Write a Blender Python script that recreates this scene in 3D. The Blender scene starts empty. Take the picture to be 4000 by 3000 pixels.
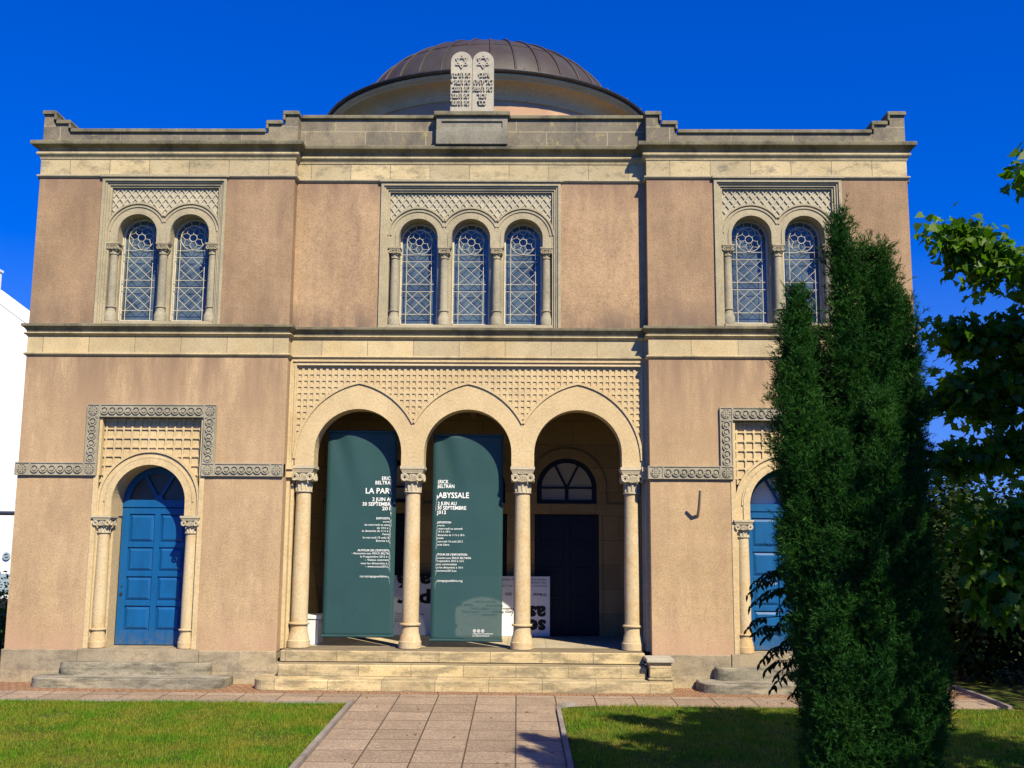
import bpy, math, random
from math import sin, cos, pi, radians as R, sqrt, atan2, hypot, exp
from mathutils import Vector, Matrix, Euler
from mathutils.geometry import tessellate_polygon
import numpy as np
random.seed(7)
rng = np.random.default_rng(7)
SC = bpy.context.scene
COL = SC.collection

# ------------------------------------------------------------------ camera
PITCH, YAW, ROLL, F = R(8.477), R(-.8745), R(.4142), 4115.0
fw = Vector((sin(YAW)*cos(PITCH), cos(YAW)*cos(PITCH), sin(PITCH)))
r0 = Vector((cos(YAW), -sin(YAW), 0)); u0 = r0.cross(fw)
rt = cos(ROLL)*r0+sin(ROLL)*u0; up = -sin(ROLL)*r0+cos(ROLL)*u0
cam = bpy.data.cameras.new('camera'); camo = bpy.data.objects.new('camera', cam); COL.objects.link(camo)
M = Matrix.Identity(4)
for i in range(3):
    M[i][0], M[i][1], M[i][2] = rt[i], up[i], -fw[i]
M[0][3], M[1][3], M[2][3] = 0, -15.6, 2.08
camo.matrix_world = M
cam.sensor_width = 36; cam.lens = F*36/4000; cam.clip_start = .1; cam.clip_end = 3000
SC.camera = camo

# ------------------------------------------------------------------ light
AZ, EL = R(29), R(43.1)          # sun to the right of the facade's normal, behind the camera
sd = Vector((sin(AZ)*cos(EL), -cos(AZ)*cos(EL), sin(EL)))
W = bpy.data.worlds.new("World"); SC.world = W; W.use_nodes = True
nt = W.node_tree; nt.nodes.clear()
out = nt.nodes.new('ShaderNodeOutputWorld'); bg = nt.nodes.new('ShaderNodeBackground')
sky = nt.nodes.new('ShaderNodeTexSky'); sky.sky_type = 'NISHITA'; sky.sun_disc = False
sky.sun_elevation = EL; sky.sun_rotation = pi-AZ
sky.air_density = 1.0; sky.dust_density = 0.0; sky.ozone_density = 4.0; sky.altitude = 300
tcw = nt.nodes.new('ShaderNodeTexCoord'); mpw = nt.nodes.new('ShaderNodeMapping'); nmw = nt.nodes.new('ShaderNodeVectorMath'); nmw.operation = 'NORMALIZE'
mpw.inputs['Scale'].default_value = (1, 1, .9); mpw.inputs['Location'].default_value = (0, 0, .17)
nt.links.new(tcw.outputs['Generated'], mpw.inputs[0]); nt.links.new(mpw.outputs[0], nmw.inputs[0]); nt.links.new(nmw.outputs[0], sky.inputs[0])
hs = nt.nodes.new('ShaderNodeHueSaturation'); hs.inputs['Saturation'].default_value = 1.42; hs.inputs['Value'].default_value = 1.52; hs.inputs['Hue'].default_value = .528
bg.inputs['Strength'].default_value = .095
nt.links.new(sky.outputs[0], hs.inputs['Color'])
spw = nt.nodes.new('ShaderNodeSeparateXYZ'); mrw = nt.nodes.new('ShaderNodeMapRange'); mxw = nt.nodes.new('ShaderNodeMix'); mxw.data_type = 'RGBA'
nt.links.new(tcw.outputs['Generated'], spw.inputs[0]); nt.links.new(spw.outputs[2], mrw.inputs[0])
for i_, v_ in ((1, -.02), (2, .26), (3, .62), (4, 0.0)): mrw.inputs[i_].default_value = v_
nt.links.new(mrw.outputs[0], mxw.inputs[0]); nt.links.new(hs.outputs[0], mxw.inputs[6]); mxw.inputs[7].default_value = (1.1, 2.1, 5.0, 1)   # paler air low down
nt.links.new(mxw.outputs[2], bg.inputs['Color']); nt.links.new(bg.outputs[0], out.inputs['Surface'])
sl = bpy.data.lights.new('sun', 'SUN'); sl.energy = 5.0; sl.angle = R(.5); sl.color = (1, .905, .68)
so = bpy.data.objects.new('sun', sl); COL.objects.link(so)
so.rotation_euler = (-sd).to_track_quat('-Z', 'Y').to_euler(); so.location = (8, -12, 14)
SC.view_settings.view_transform = 'Standard'; SC.view_settings.look = 'None'
SC.view_settings.exposure = .57; SC.view_settings.gamma = 1
SC.cycles.max_bounces = 6; SC.cycles.diffuse_bounces = 1; SC.cycles.transparent_max_bounces = 12

# ------------------------------------------------------------------ materials
def lin(c):
    return tuple(((x/255)/12.92 if x/255 <= .04045 else ((x/255+.055)/1.055)**2.4) for x in c)
MATS = {}
class Mt:
    def __init__(s, name, rough=.85, spec=.3):
        s.m = bpy.data.materials.new(name); s.m.use_nodes = True; s.t = s.m.node_tree
        s.p = s.t.nodes['Principled BSDF']; s.p.inputs['Roughness'].default_value = rough
        s.p.inputs['Specular IOR Level'].default_value = spec
        MATS[name] = s.m
        g = s.t.nodes.new('ShaderNodeNewGeometry'); s.pos = g.outputs['Position']
    def n(s, typ, **kw):
        nd = s.t.nodes.new(typ)
        for k, v in kw.items():
            if k in nd.inputs.keys(): nd.inputs[k].default_value = v
            else: setattr(nd, k, v)
        return nd
    def ln(s, a, b): s.t.links.new(a, b)
    def noise(s, scale, detail=4, rough=.55, stretch=None, off=0):
        nz = s.n('ShaderNodeTexNoise', Scale=scale, Detail=detail, Roughness=rough)
        src = s.pos
        if stretch or off:
            mp = s.n('ShaderNodeMapping'); mp.inputs['Scale'].default_value = stretch or (1, 1, 1); mp.inputs['Location'].default_value = (off, off*.7, off*1.3)
            s.ln(src, mp.inputs['Vector']); src = mp.outputs[0]
        s.ln(src, nz.inputs['Vector']); return nz.outputs['Fac']
    def ramp(s, fac, a, b, ca=(0, 0, 0), cb=(1, 1, 1)):
        r = s.n('ShaderNodeValToRGB'); e = r.color_ramp.elements
        e[0].position = a; e[1].position = b; e[0].color = (*ca, 1); e[1].color = (*cb, 1)
        s.ln(fac, r.inputs[0]); return r.outputs[0]
    def mix(s, fac, a, b, typ='MIX'):
        m = s.n('ShaderNodeMix', data_type='RGBA', blend_type=typ)
        for i, v in ((0, fac), (6, a), (7, b)):
            if isinstance(v, (int, float)): m.inputs[i].default_value = v
            elif isinstance(v, tuple): m.inputs[i].default_value = (*v, 1)
            else: s.ln(v, m.inputs[i])
        return m.outputs[2]
    def math(s, op, a, b=0.0):
        m = s.n('ShaderNodeMath', operation=op)
        for i, v in ((0, a), (1, b)):
            if isinstance(v, (int, float)): m.inputs[i].default_value = v
            else: s.ln(v, m.inputs[i])
        return m.outputs[0]
    def col(s, c):
        if isinstance(c, tuple): s.p.inputs['Base Color'].default_value = (*c, 1)
        else: s.ln(c, s.p.inputs['Base Color'])
        return s
    def bump(s, h, strength=.3, dist=.01):
        b = s.n('ShaderNodeBump', Strength=strength, Distance=dist); s.ln(h, b.inputs['Height']); s.ln(b.outputs[0], s.p.inputs['Normal']); return s

def xz(s):
    sp = s.n('ShaderNodeSeparateXYZ'); s.ln(s.pos, sp.inputs[0])
    c = s.n('ShaderNodeCombineXYZ'); s.ln(sp.outputs[0], c.inputs[0]); s.ln(sp.outputs[2], c.inputs[1]); return sp, c.outputs[0]

def stucco(name, c, dark, stainc, s_amt=.5, lowdirt=None):
    s = Mt(name, .95, .1)
    big = s.ramp(s.noise(.9, 5, .6), .38, .62)
    a = s.mix(big, dark, c)
    streak = s.ramp(s.noise(4.2, 7, .7, (1, 1, .20), 3), .47, .72)
    a = s.mix(s.math('MULTIPLY', streak, s_amt), a, stainc)
    mid = s.ramp(s.noise(9, 8, .8), .32, .68, (.86,)*3, (1.10,)*3)
    a = s.mix(1, a, mid, 'MULTIPLY')
    sp1 = s.ramp(s.noise(42, 4, .85), .36, .55, (.60,)*3, (1.07,)*3)
    a = s.mix(.75, a, s.mix(1, a, sp1, 'MULTIPLY'))
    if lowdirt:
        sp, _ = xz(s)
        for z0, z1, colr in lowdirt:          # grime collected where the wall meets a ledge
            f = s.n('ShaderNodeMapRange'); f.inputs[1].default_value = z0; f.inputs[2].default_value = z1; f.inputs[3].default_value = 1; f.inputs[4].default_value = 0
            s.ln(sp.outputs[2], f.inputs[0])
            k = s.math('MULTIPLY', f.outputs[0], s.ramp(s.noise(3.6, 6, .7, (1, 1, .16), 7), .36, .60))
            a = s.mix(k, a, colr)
    s.col(a); s.bump(s.noise(60, 3, .7), .5, .012); return s.m

def stone(name, c1, c2, dirt, amt=.5, block=None, ss=2.3, sr=(.47, .68), rough=.9, grain=40, joint=None, lichen=None, bumpd=.01, bw=.55, bh=.24, boff=(0, 0), jw=.012):
    s = Mt(name, rough, .2)
    a = s.mix(s.ramp(s.noise(1.7, 5, .6), .35, .66), c1, c2)
    if block:
        sp, v = xz(s)
        mp = s.n('ShaderNodeMapping'); mp.inputs['Location'].default_value = (boff[0], boff[1], 0); s.ln(v, mp.inputs['Vector'])
        br = s.n('ShaderNodeTexBrick', Scale=1.0); br.offset = .5; br.inputs['Mortar Size'].default_value = jw/2
        br.inputs['Brick Width'].default_value = bw; br.inputs['Row Height'].default_value = bh; br.inputs['Mortar Smooth'].default_value = .3
        br.inputs['Color1'].default_value = (.80, .80, .80, 1); br.inputs['Color2'].default_value = (1.14, 1.10, 1.0, 1); br.inputs['Mortar'].default_value = (.95,)*3+(1,)
        br.inputs['Bias'].default_value = .1
        s.ln(mp.outputs[0], br.inputs['Vector'])
        a = s.mix(1, a, br.outputs['Color'], 'MULTIPLY')
        a = s.mix(s.math('MULTIPLY', br.outputs['Fac'], .85), a, joint or tuple(x*.45 for x in c1))
    st = s.ramp(s.noise(ss, 8, .72, (.45 if ss > 4 else 1, 1, 1.9 if ss > 3 else .8), 5), *sr)
    a = s.mix(s.math('MULTIPLY', st, amt), a, dirt)
    if lichen:
        lf = s.ramp(s.noise(7, 6, .7, None, 11), .55, .68)
        a = s.mix(s.math('MULTIPLY', lf, .7), a, lichen)
    g = s.ramp(s.noise(grain, 4, .75), .3, .7, (.78,)*3, (1.13,)*3)
    a = s.mix(1, a, g, 'MULTIPLY')
    s.col(a); s.bump(s.noise(grain*.8, 5, .75), .45, bumpd); return s.m

def plain(name, c, rough=.5, spec=.5, var=.12, scale=5, metal=0, bump=0):
    s = Mt(name, rough, spec)
    s.col(s.mix(s.ramp(s.noise(scale, 5, .65), .3, .7), tuple(x*(1-var) for x in c), tuple(min(1, x*(1+var)) for x in c)))
    s.p.inputs['Metallic'].default_value = metal
    if bump: s.bump(s.noise(scale*6, 4, .7), bump, .004)
    return s.m

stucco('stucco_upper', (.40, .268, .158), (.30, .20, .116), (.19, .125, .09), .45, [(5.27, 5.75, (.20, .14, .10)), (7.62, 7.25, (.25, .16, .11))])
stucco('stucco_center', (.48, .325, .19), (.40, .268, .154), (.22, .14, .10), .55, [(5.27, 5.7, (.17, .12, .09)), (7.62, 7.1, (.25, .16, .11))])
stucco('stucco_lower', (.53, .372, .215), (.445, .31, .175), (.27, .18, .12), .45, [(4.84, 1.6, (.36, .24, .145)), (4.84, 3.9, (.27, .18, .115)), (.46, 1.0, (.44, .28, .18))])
stone('frieze_stone', (.46, .37, .215), (.54, .45, .28), (.13, .12, .095), .75, True, ss=3.2, sr=(.50, .68), bw=.62, bh=.6, joint=(.16, .12, .08), boff=(0, -7.45))
stone('band_stone', (.50, .39, .22), (.56, .46, .28), (.24, .19, .12), .40, True, bw=.70, bh=.6, joint=(.20, .14, .09), boff=(0, -4.6))
stone('ledge_stone', (.17, .15, .095), (.25, .22, .14), (.05, .047, .04), .85, lichen=(.22, .22, .09))
stone('roll_stone', (.42, .34, .19), (.50, .41, .24), (.09, .08, .06), .6, grain=25)
stone('parapet_stone', (.19, .165, .125), (.26, .225, .165), (.08, .073, .065), .8, True, bw=.95, bh=.27, joint=(.40, .34, .22), lichen=(.36, .30, .14), boff=(.2, -8.174), jw=.016)
stone('pedestal_stone', (.22, .20, .15), (.28, .26, .20), (.09, .085, .08), .7, lichen=(.22, .21, .09))
stone('surround_stone', (.36, .31, .20), (.45, .38, .24), (.20, .18, .13), .55)
stone('tracery_stone', (.42, .38, .27), (.50, .44, .31), (.24, .21, .16), .4)
stone('ring_stone', (.32, .29, .21), (.40, .36, .265), (.17, .16, .13), .6, grain=55)
stone('gold_stone', (.55, .41, .22), (.62, .48, .27), (.36, .28, .17), .35, grain=30)
stone('column_stone', (.54, .42, .24), (.58, .46, .28), (.50, .27, .07), .7, grain=30, ss=2.4, sr=(.50, .70))
stone('small_column_stone', (.30, .27, .19), (.40, .35, .24), (.17, .155, .12), .6, grain=30)
stone('cap_stone', (.50, .43, .29), (.56, .48, .33), (.30, .26, .18), .4)
stone('plinth_stone', (.33, .27, .18), (.42, .35, .24), (.17, .14, .10), .7, True, ss=3.6, sr=(.45, .65), bw=.9, bh=.3, joint=(.30, .24, .16), boff=(.1, -.19))
stone('step_stone', (.50, .39, .21), (.60, .48, .28), (.15, .13, .085), .65, True, ss=4.5, sr=(.46, .60), bw=.74, bh=.16, joint=(.2, .15, .1), lichen=(.24, .2, .1), boff=(.15, -.02))
stone('grey_step_stone', (.26, .235, .175), (.38, .34, .25), (.085, .08, .06), .85, True, ss=4.5, sr=(.44, .62), bw=.6, bh=.15, joint=(.34, .30, .23), boff=(.2, -.0))
stone('tablet_stone', (.42, .38, .30), (.48, .44, .34), (.24, .22, .19), .45)
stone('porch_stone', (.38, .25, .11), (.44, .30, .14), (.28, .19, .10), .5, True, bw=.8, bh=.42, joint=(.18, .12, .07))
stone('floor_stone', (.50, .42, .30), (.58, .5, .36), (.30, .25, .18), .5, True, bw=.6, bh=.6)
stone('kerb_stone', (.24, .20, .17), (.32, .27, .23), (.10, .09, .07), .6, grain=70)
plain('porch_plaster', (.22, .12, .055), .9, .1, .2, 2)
plain('drum_plaster', (.46, .29, .18), .9, .1, .18, 1.5)
def blue():
    s = Mt('blue_paint', .42, .4)
    a = s.mix(s.ramp(s.noise(7, 5, .65, (1, 1, .3)), .3, .7), (.002, .072, .215), (.003, .095, .28))
    a = s.mix(s.math('MULTIPLY', s.ramp(s.noise(26, 5, .8, (1, 1, .14), 4), .66, .74), .7), a, (.16, .26, .34))
    sp, _ = xz(s); f = s.n('ShaderNodeMapRange'); f.inputs[1].default_value = .50; f.inputs[2].default_value = .78; f.inputs[3].default_value = .8; f.inputs[4].default_value = 0
    s.ln(sp.outputs[2], f.inputs[0]); a = s.mix(s.math('MULTIPLY', f.outputs[0], s.ramp(s.noise(14, 6, .8), .4, .65)), a, (.10, .11, .09))
    s.col(a); s.bump(s.noise(40, 4, .7, (1, 1, .2)), .2, .004)
blue()
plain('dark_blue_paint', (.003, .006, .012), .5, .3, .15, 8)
plain('white_paint', (.55, .50, .37), .5, .4, .14, 20)
plain('cream_frame', (.62, .54, .42), .6, .3, .2, 8)
plain('gutter_metal', (.035, .033, .032), .5, .5, .3, 6, .4)
plain('panel_white', (.82, .82, .84), .5, .4, .02)
plain('ink', (.012, .010, .010), .6, .3, .1)
plain('ink_grey', (.23, .22, .26), .6, .3, .1)
plain('lettering_white', (.88, .88, .86), .6, .3, .02)
plain('wall_white', (.80, .80, .82), .8, .2, .02, 1)
plain('van_paint', (.78, .80, .82), .25, .6, .02)
plain('van_grey', (.32, .40, .45), .3, .5, .05)
plain('black_rubber', (.015, .015, .017), .6, .4, .2)
plain('bark', (.055, .042, .030), .95, .1, .3, 14, bump=.8)
plain('wood_stick', (.50, .22, .15), .7, .3, .2, 20)
plain('white_box_paint', (.75, .74, .72), .5, .4, .03)
plain('pane_frost', (.48, .40, .28), .5, .4, .05)
plain('pane_wire', (.78, .80, .82), .35, .5, .04)
plain('pane_shaded', (.035, .034, .034), .35, .5, .1)  # arch shade over the left fanlight is put into this pane colour
plain('tile_roof', (.30, .26, .24), .8, .2, .2, 3)
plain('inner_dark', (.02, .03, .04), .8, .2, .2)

def glass():
    s = Mt('window_glass', .10, .8)
    s.p.inputs['IOR'].default_value = 1.48
    s.col(s.mix(s.ramp(s.noise(3.5, 2, .5, (1, 1, .6)), .35, .65), (.050, .072, .085), (.095, .135, .155)))
    s.bump(s.noise(5, 2), .25, .01)
glass()
def copper():
    s = Mt('copper', .55, .3); s.p.inputs['Metallic'].default_value = .15
    tc = s.n('ShaderNodeTexCoord'); sp = s.n('ShaderNodeSeparateXYZ'); s.ln(tc.outputs['Object'], sp.inputs[0])
    an = s.math('ARCTAN2', sp.outputs[1], sp.outputs[0])
    cell = s.math('FLOOR', s.math('MULTIPLY', s.math('ADD', an, .09), 36/(2*pi)))
    row = s.math('FLOOR', s.math('MULTIPLY', sp.outputs[2], 1.0))
    wn = s.n('ShaderNodeTexWhiteNoise', noise_dimensions='2D'); cb = s.n('ShaderNodeCombineXYZ'); s.ln(cell, cb.inputs[0]); s.ln(row, cb.inputs[1]); s.ln(cb.outputs[0], wn.inputs[0])
    a = s.mix(wn.outputs['Value'], (.044, .036, .032), (.068, .045, .037))
    a = s.mix(s.ramp(s.noise(1.3, 6, .7), .4, .7), a, (.07, .062, .055))
    a = s.mix(s.math('MULTIPLY', s.ramp(s.noise(9, 6, .7, (1, 1, .3)), .6, .8), .35), a, (.16, .15, .13))
    s.col(a); s.bump(s.noise(4, 4), .25, .02)
copper()
def banner_mat():
    s = Mt('banner_mesh', .6, .3)
    s.col(s.mix(s.ramp(s.noise(1.2, 3), .3, .7), (.036, .100, .104), (.044, .120, .124)))
    tr = s.n('ShaderNodeBsdfTransparent'); tl = s.n('ShaderNodeBsdfTranslucent'); tl.inputs[0].default_value = (.03, .14, .155, 1)
    m1 = s.n('ShaderNodeMixShader'); m1.inputs[0].default_value = .25; s.ln(s.p.outputs[0], m1.inputs[1]); s.ln(tl.outputs[0], m1.inputs[2])
    m2 = s.n('ShaderNodeMixShader'); m2.inputs[0].default_value = .24; s.ln(m1.outputs[0], m2.inputs[1]); s.ln(tr.outputs[0], m2.inputs[2])
    s.ln(m2.outputs[0], s.t.nodes['Material Output'].inputs['Surface'])
banner_mat()
def leafmat(name, c1, c2, trans=.35, rough=.45, spec=.35, scale=3.0):
    s = Mt(name, rough, spec)
    a = s.mix(s.ramp(s.noise(scale, 3, .6), .35, .65), c1, c2)
    a = s.mix(s.ramp(s.noise(40, 1), .4, .6), a, s.mix(1, a, (1.3, 1.3, 1.0), 'MULTIPLY'))
    s.col(a)
    tl = s.n('ShaderNodeBsdfTranslucent'); s.ln(s.mix(1, a, (1.6, 2.2, .5), 'MULTIPLY'), tl.inputs[0])
    m = s.n('ShaderNodeMixShader'); m.inputs[0].default_value = trans; s.ln(s.p.outputs[0], m.inputs[1]); s.ln(tl.outputs[0], m.inputs[2])
    s.ln(m.outputs[0], s.t.nodes['Material Output'].inputs['Surface'])
leafmat('yew_needles', (.009, .043, .008), (.022, .075, .011), .12, .65, .12, 2.2)
leafmat('maple_leaves', (.045, .105, .007), (.09, .155, .010), .40)
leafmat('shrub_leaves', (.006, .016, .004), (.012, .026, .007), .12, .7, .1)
leafmat('wisteria_leaves', (.010, .022, .007), (.018, .034, .010), .15)
leafmat('far_leaves', (.05, .075, .014), (.08, .10, .02), .2, .8, .05)
leafmat('hedge_leaves', (.02, .06, .01), (.04, .10, .015), .25)
leafmat('grass_blades', (.085, .185, .008), (.21, .205, .026), .32, .6, .2, 2.2)
def ground_mats():
    s = Mt('lawn_soil', .95, .1)
    a = s.mix(s.ramp(s.noise(2.2, 7, .7), .40, .60), (.07, .11, .012), (.15, .14, .03))
    a = s.mix(s.ramp(s.noise(60, 5, .8), .3, .7), s.mix(1, a, (.55,)*3, 'MULTIPLY'), a)
    bare = s.n('ShaderNodeVectorMath', operation='DISTANCE'); bare.inputs[1].default_value = (-5.66, -2.57, -.05)
    mp = s.n('ShaderNodeMapping'); mp.inputs['Scale'].default_value = (1, 1, 0); s.ln(s.pos, mp.inputs[0]); s.ln(mp.outputs[0], bare.inputs[0]); bare.inputs[1].default_value = (-5.66, -2.57, 0)
    bf = s.ramp(s.math('ADD', bare.outputs['Value'], s.math('MULTIPLY', s.noise(6, 6, .8), .75)), .22, .62, (.6,)*3, (0,)*3)
    a = s.mix(bf, a, (.24, .17, .07)); s.col(a); s.bump(s.noise(50, 5, .8), .8, .03)
    s = Mt('paving_slab', .9, .15)
    mp = s.n('ShaderNodeMapping'); mp.inputs['Rotation'].default_value = (0, 0, R(-.53)); mp.inputs['Location'].default_value = (.1475, .02, 0); s.ln(s.pos, mp.inputs[0])
    br = s.n('ShaderNodeTexBrick', Scale=1.0); br.offset = 0; br.inputs['Mortar Size'].default_value = .009; br.inputs['Brick Width'].default_value = .5225; br.inputs['Row Height'].default_value = .53; br.inputs['Mortar Smooth'].default_value = .2
    br.inputs['Color1'].default_value = (.275, .208, .145, 1); br.inputs['Color2'].default_value = (.36, .275, .195, 1); br.inputs['Mortar'].default_value = (.085, .06, .04, 1)
    s.ln(mp.outputs[0], br.inputs['Vector'])
    g = s.ramp(s.noise(34, 6, .95), .40, .60, (.50,)*3, (1.55, 1.5, 1.45))
    a = s.mix(1, br.outputs['Color'], g, 'MULTIPLY')
    a = s.mix(s.math('MULTIPLY', s.ramp(s.noise(1.6, 7, .75), .42, .66), .55), a, (.20, .145, .10))
    a = s.mix(s.math('MULTIPLY', br.outputs['Fac'], .8), a, (.085, .06, .04))
    s.col(a); s.bump(s.noise(90, 3, .8), .5, .008)
    s = Mt('brick_paving', .9, .15)
    br = s.n('ShaderNodeTexBrick', Scale=1.0); br.offset = .5; br.inputs['Mortar Size'].default_value = .006; br.inputs['Brick Width'].default_value = .105; br.inputs['Row Height'].default_value = .105
    br.inputs['Color1'].default_value = (.30, .15, .08, 1); br.inputs['Color2'].default_value = (.38, .21, .12, 1); br.inputs['Mortar'].default_value = (.07, .055, .035, 1)
    s.ln(s.pos, br.inputs['Vector'])
    a = s.mix(s.math('MULTIPLY', s.ramp(s.noise(2, 5, .7), .4, .7), .5), br.outputs['Color'], (.17, .13, .07))
    s.col(s.mix(1, a, s.ramp(s.noise(60, 3, .8), .3, .7, (.75,)*3, (1.2,)*3), 'MULTIPLY')); s.bump(s.noise(60, 3), .4, .006)
    s = Mt('terrain_grass', .95, .1)
    s.col(s.mix(s.ramp(s.noise(.3, 6, .7), .4, .6), (.035, .06, .012), (.06, .075, .02)))
ground_mats()
mat = MATS.get

# ------------------------------------------------------------------ mesh helper
class MB:
    def __init__(s): s.v = []; s.f = []
    def add(s, vs, fs):
        o = len(s.v); s.v += [tuple(p) for p in vs]; s.f += [tuple(i+o for i in f) for f in fs]; return s
    def box(s, x0, x1, y0, y1, z0, z1):
        return s.add([(x0, y0, z0), (x1, y0, z0), (x1, y1, z0), (x0, y1, z0), (x0, y0, z1), (x1, y0, z1), (x1, y1, z1), (x0, y1, z1)],
                     [(0, 3, 2, 1), (4, 5, 6, 7), (0, 1, 5, 4), (1, 2, 6, 5), (2, 3, 7, 6), (3, 0, 4, 7)])
    def plate(s, outer, y0, y1, holes=(), back=True):
        """polygon in x,z extruded from y0 (front) to y1"""
        loops = [list(outer)]+[list(h) for h in holes]
        tri = tessellate_polygon([[Vector((p[0], p[1], 0)) for p in l] for l in loops])
        pts = [p for l in loops for p in l]; n = len(pts)
        def orient(t):
            a, b, c = (pts[i] for i in t)
            return t if (b[0]-a[0])*(c[1]-a[1])-(b[1]-a[1])*(c[0]-a[0]) > 0 else (t[0], t[2], t[1])
        tri = [orient(t) for t in tri]
        vs = [(p[0], y0, p[1]) for p in pts]+[(p[0], y1, p[1]) for p in pts]
        fs = [tuple(t) for t in tri]
        if back: fs += [tuple(n+i for i in reversed(t)) for t in tri]
        k = 0
        for li, l in enumerate(loops):
            m = len(l); ar = sum(l[i][0]*l[(i+1) % m][1]-l[(i+1) % m][0]*l[i][1] for i in range(m))
            ccw = ar > 0
            if li > 0: ccw = not ccw
            for i in range(m):
                a, b = k+i, k+(i+1) % m
                fs.append((b, a, n+a, n+b) if ccw else (a, b, n+b, n+a))
            k += m
        return s.add(vs, fs)
    def lathe(s, cx, cy, prof, seg=24, a0=0, a1=2*pi):
        full = abs(a1-a0-2*pi) < 1e-6; m = seg if full else seg+1
        vs = []
        for r, z in prof:
            for i in range(m):
                a = a0+(a1-a0)*i/seg; vs.append((cx+r*cos(a), cy+r*sin(a), z))
        fs = []
        for j in range(len(prof)-1):
            for i in range(seg):
                a = j*m+i; b = j*m+(i+1) % m
                fs.append((a, b, b+m, a+m))
        if full:
            fs.append(tuple(reversed(range(m)))); fs.append(tuple((len(prof)-1)*m+i for i in range(m)))
        return s.add(vs, fs)
    def sqlathe(s, cx, cy, prof):
        vs = []; fs = []
        for r, z in prof: vs += [(cx-r, cy-r, z), (cx+r, cy-r, z), (cx+r, cy+r, z), (cx-r, cy+r, z)]
        for j in range(len(prof)-1):
            for i in range(4):
                a = j*4+i; b = j*4+(i+1) % 4; fs.append((a, b, b+4, a+4))
        fs.append((3, 2, 1, 0)); k = (len(prof)-1)*4; fs.append((k, k+1, k+2, k+3))
        return s.add(vs, fs)
    def sweep(s, path, prof, cap=True):
        """prof: list of (out, z); path: plan points, outward = right of travel"""
        n = len(path); ds = []
        for i in range(n-1):
            d = Vector(path[i+1])-Vector(path[i]); d.normalize(); ds.append(Vector((d.y, -d.x)))
        vs = []
        for i in range(n):
            if i == 0: nn = ds[0]; k = 1
            elif i == n-1: nn = ds[-1]; k = 1
            else:
                nn = (ds[i-1]+ds[i]).normalized(); k = 1/max(.2, nn.dot(ds[i]))
            for o, z in prof: vs.append((path[i][0]+nn.x*o*k, path[i][1]+nn.y*o*k, z))
        m = len(prof); fs = []
        for i in range(n-1):
            for j in range(m-1):
                a = i*m+j; fs.append((a, a+m, a+m+1, a+1))
        if cap: fs.append(tuple(reversed(range(m)))); fs.append(tuple((n-1)*m+j for j in range(m)))
        return s.add(vs, fs)
    def tube(s, pts, rad, seg=8, caps=True):
        pts = [Vector(p) for p in pts]; n = len(pts)
        rs = rad if isinstance(rad, (list, tuple)) else [rad]*n
        vs = []; prev = None
        for i in range(n):
            t = (pts[min(i+1, n-1)]-pts[max(i-1, 0)]).normalized()
            ref = prev if prev is not None else (Vector((0, 0, 1)) if abs(t.z) < .9 else Vector((1, 0, 0)))
            a = (ref-t*ref.dot(t)); a.normalize(); b = t.cross(a); prev = a
            for k in range(seg):
                an = 2*pi*k/seg; q = pts[i]+(a*cos(an)+b*sin(an))*rs[i]; vs.append(tuple(q))
        fs = []
        for i in range(n-1):
            for k in range(seg):
                a = i*seg+k; b = i*seg+(k+1) % seg; fs.append((a, b, b+seg, a+seg))
        if caps: fs.append(tuple(reversed(range(seg)))); fs.append(tuple((n-1)*seg+k for k in range(seg)))
        return s.add(vs, fs)
    def bar(s, p, q, w, y0, y1):
        """flat bar in x,z from p to q with width w"""
        d = Vector((q[0]-p[0], q[1]-p[1])); L = d.length
        if L < 1e-4: return s
        d /= L; nx, nz = -d.y*w/2, d.x*w/2
        c = [(p[0]-nx, p[1]-nz), (q[0]-nx, q[1]-nz), (q[0]+nx, q[1]+nz), (p[0]+nx, p[1]+nz)]
        vs = [(x, y0, z) for x, z in c]+[(x, y1, z) for x, z in c]
        return s.add(vs, [(0, 1, 2, 3), (7, 6, 5, 4), (1, 0, 4, 5), (2, 1, 5, 6), (3, 2, 6, 7), (0, 3, 7, 4)])
    def arcband(s, cx, cz, r0, r1, y0, y1, a0=0, a1=pi, seg=28):
        pts = [(cx+r1*cos(a0+(a1-a0)*i/seg), cz+r1*sin(a0+(a1-a0)*i/seg)) for i in range(seg+1)]
        inn = [(cx+r0*cos(a0+(a1-a0)*i/seg), cz+r0*sin(a0+(a1-a0)*i/seg)) for i in range(seg+1)]
        vs = []; fs = []
        for i in range(seg+1): vs += [(inn[i][0], y0, inn[i][1]), (pts[i][0], y0, pts[i][1]), (pts[i][0], y1, pts[i][1]), (inn[i][0], y1, inn[i][1])]
        full = abs(a1-a0-2*pi) < 1e-6
        for i in range(seg):
            a = i*4; b = a+4
            fs += [(a, a+1, b+1, b), (a+1, a+2, b+2, b+1), (a+2, a+3, b+3, b+2), (a+3, a, b, b+3)]
        if not full: fs += [(0, 3, 2, 1), (seg*4, seg*4+1, seg*4+2, seg*4+3)]
        return s.add(vs, fs)

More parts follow.
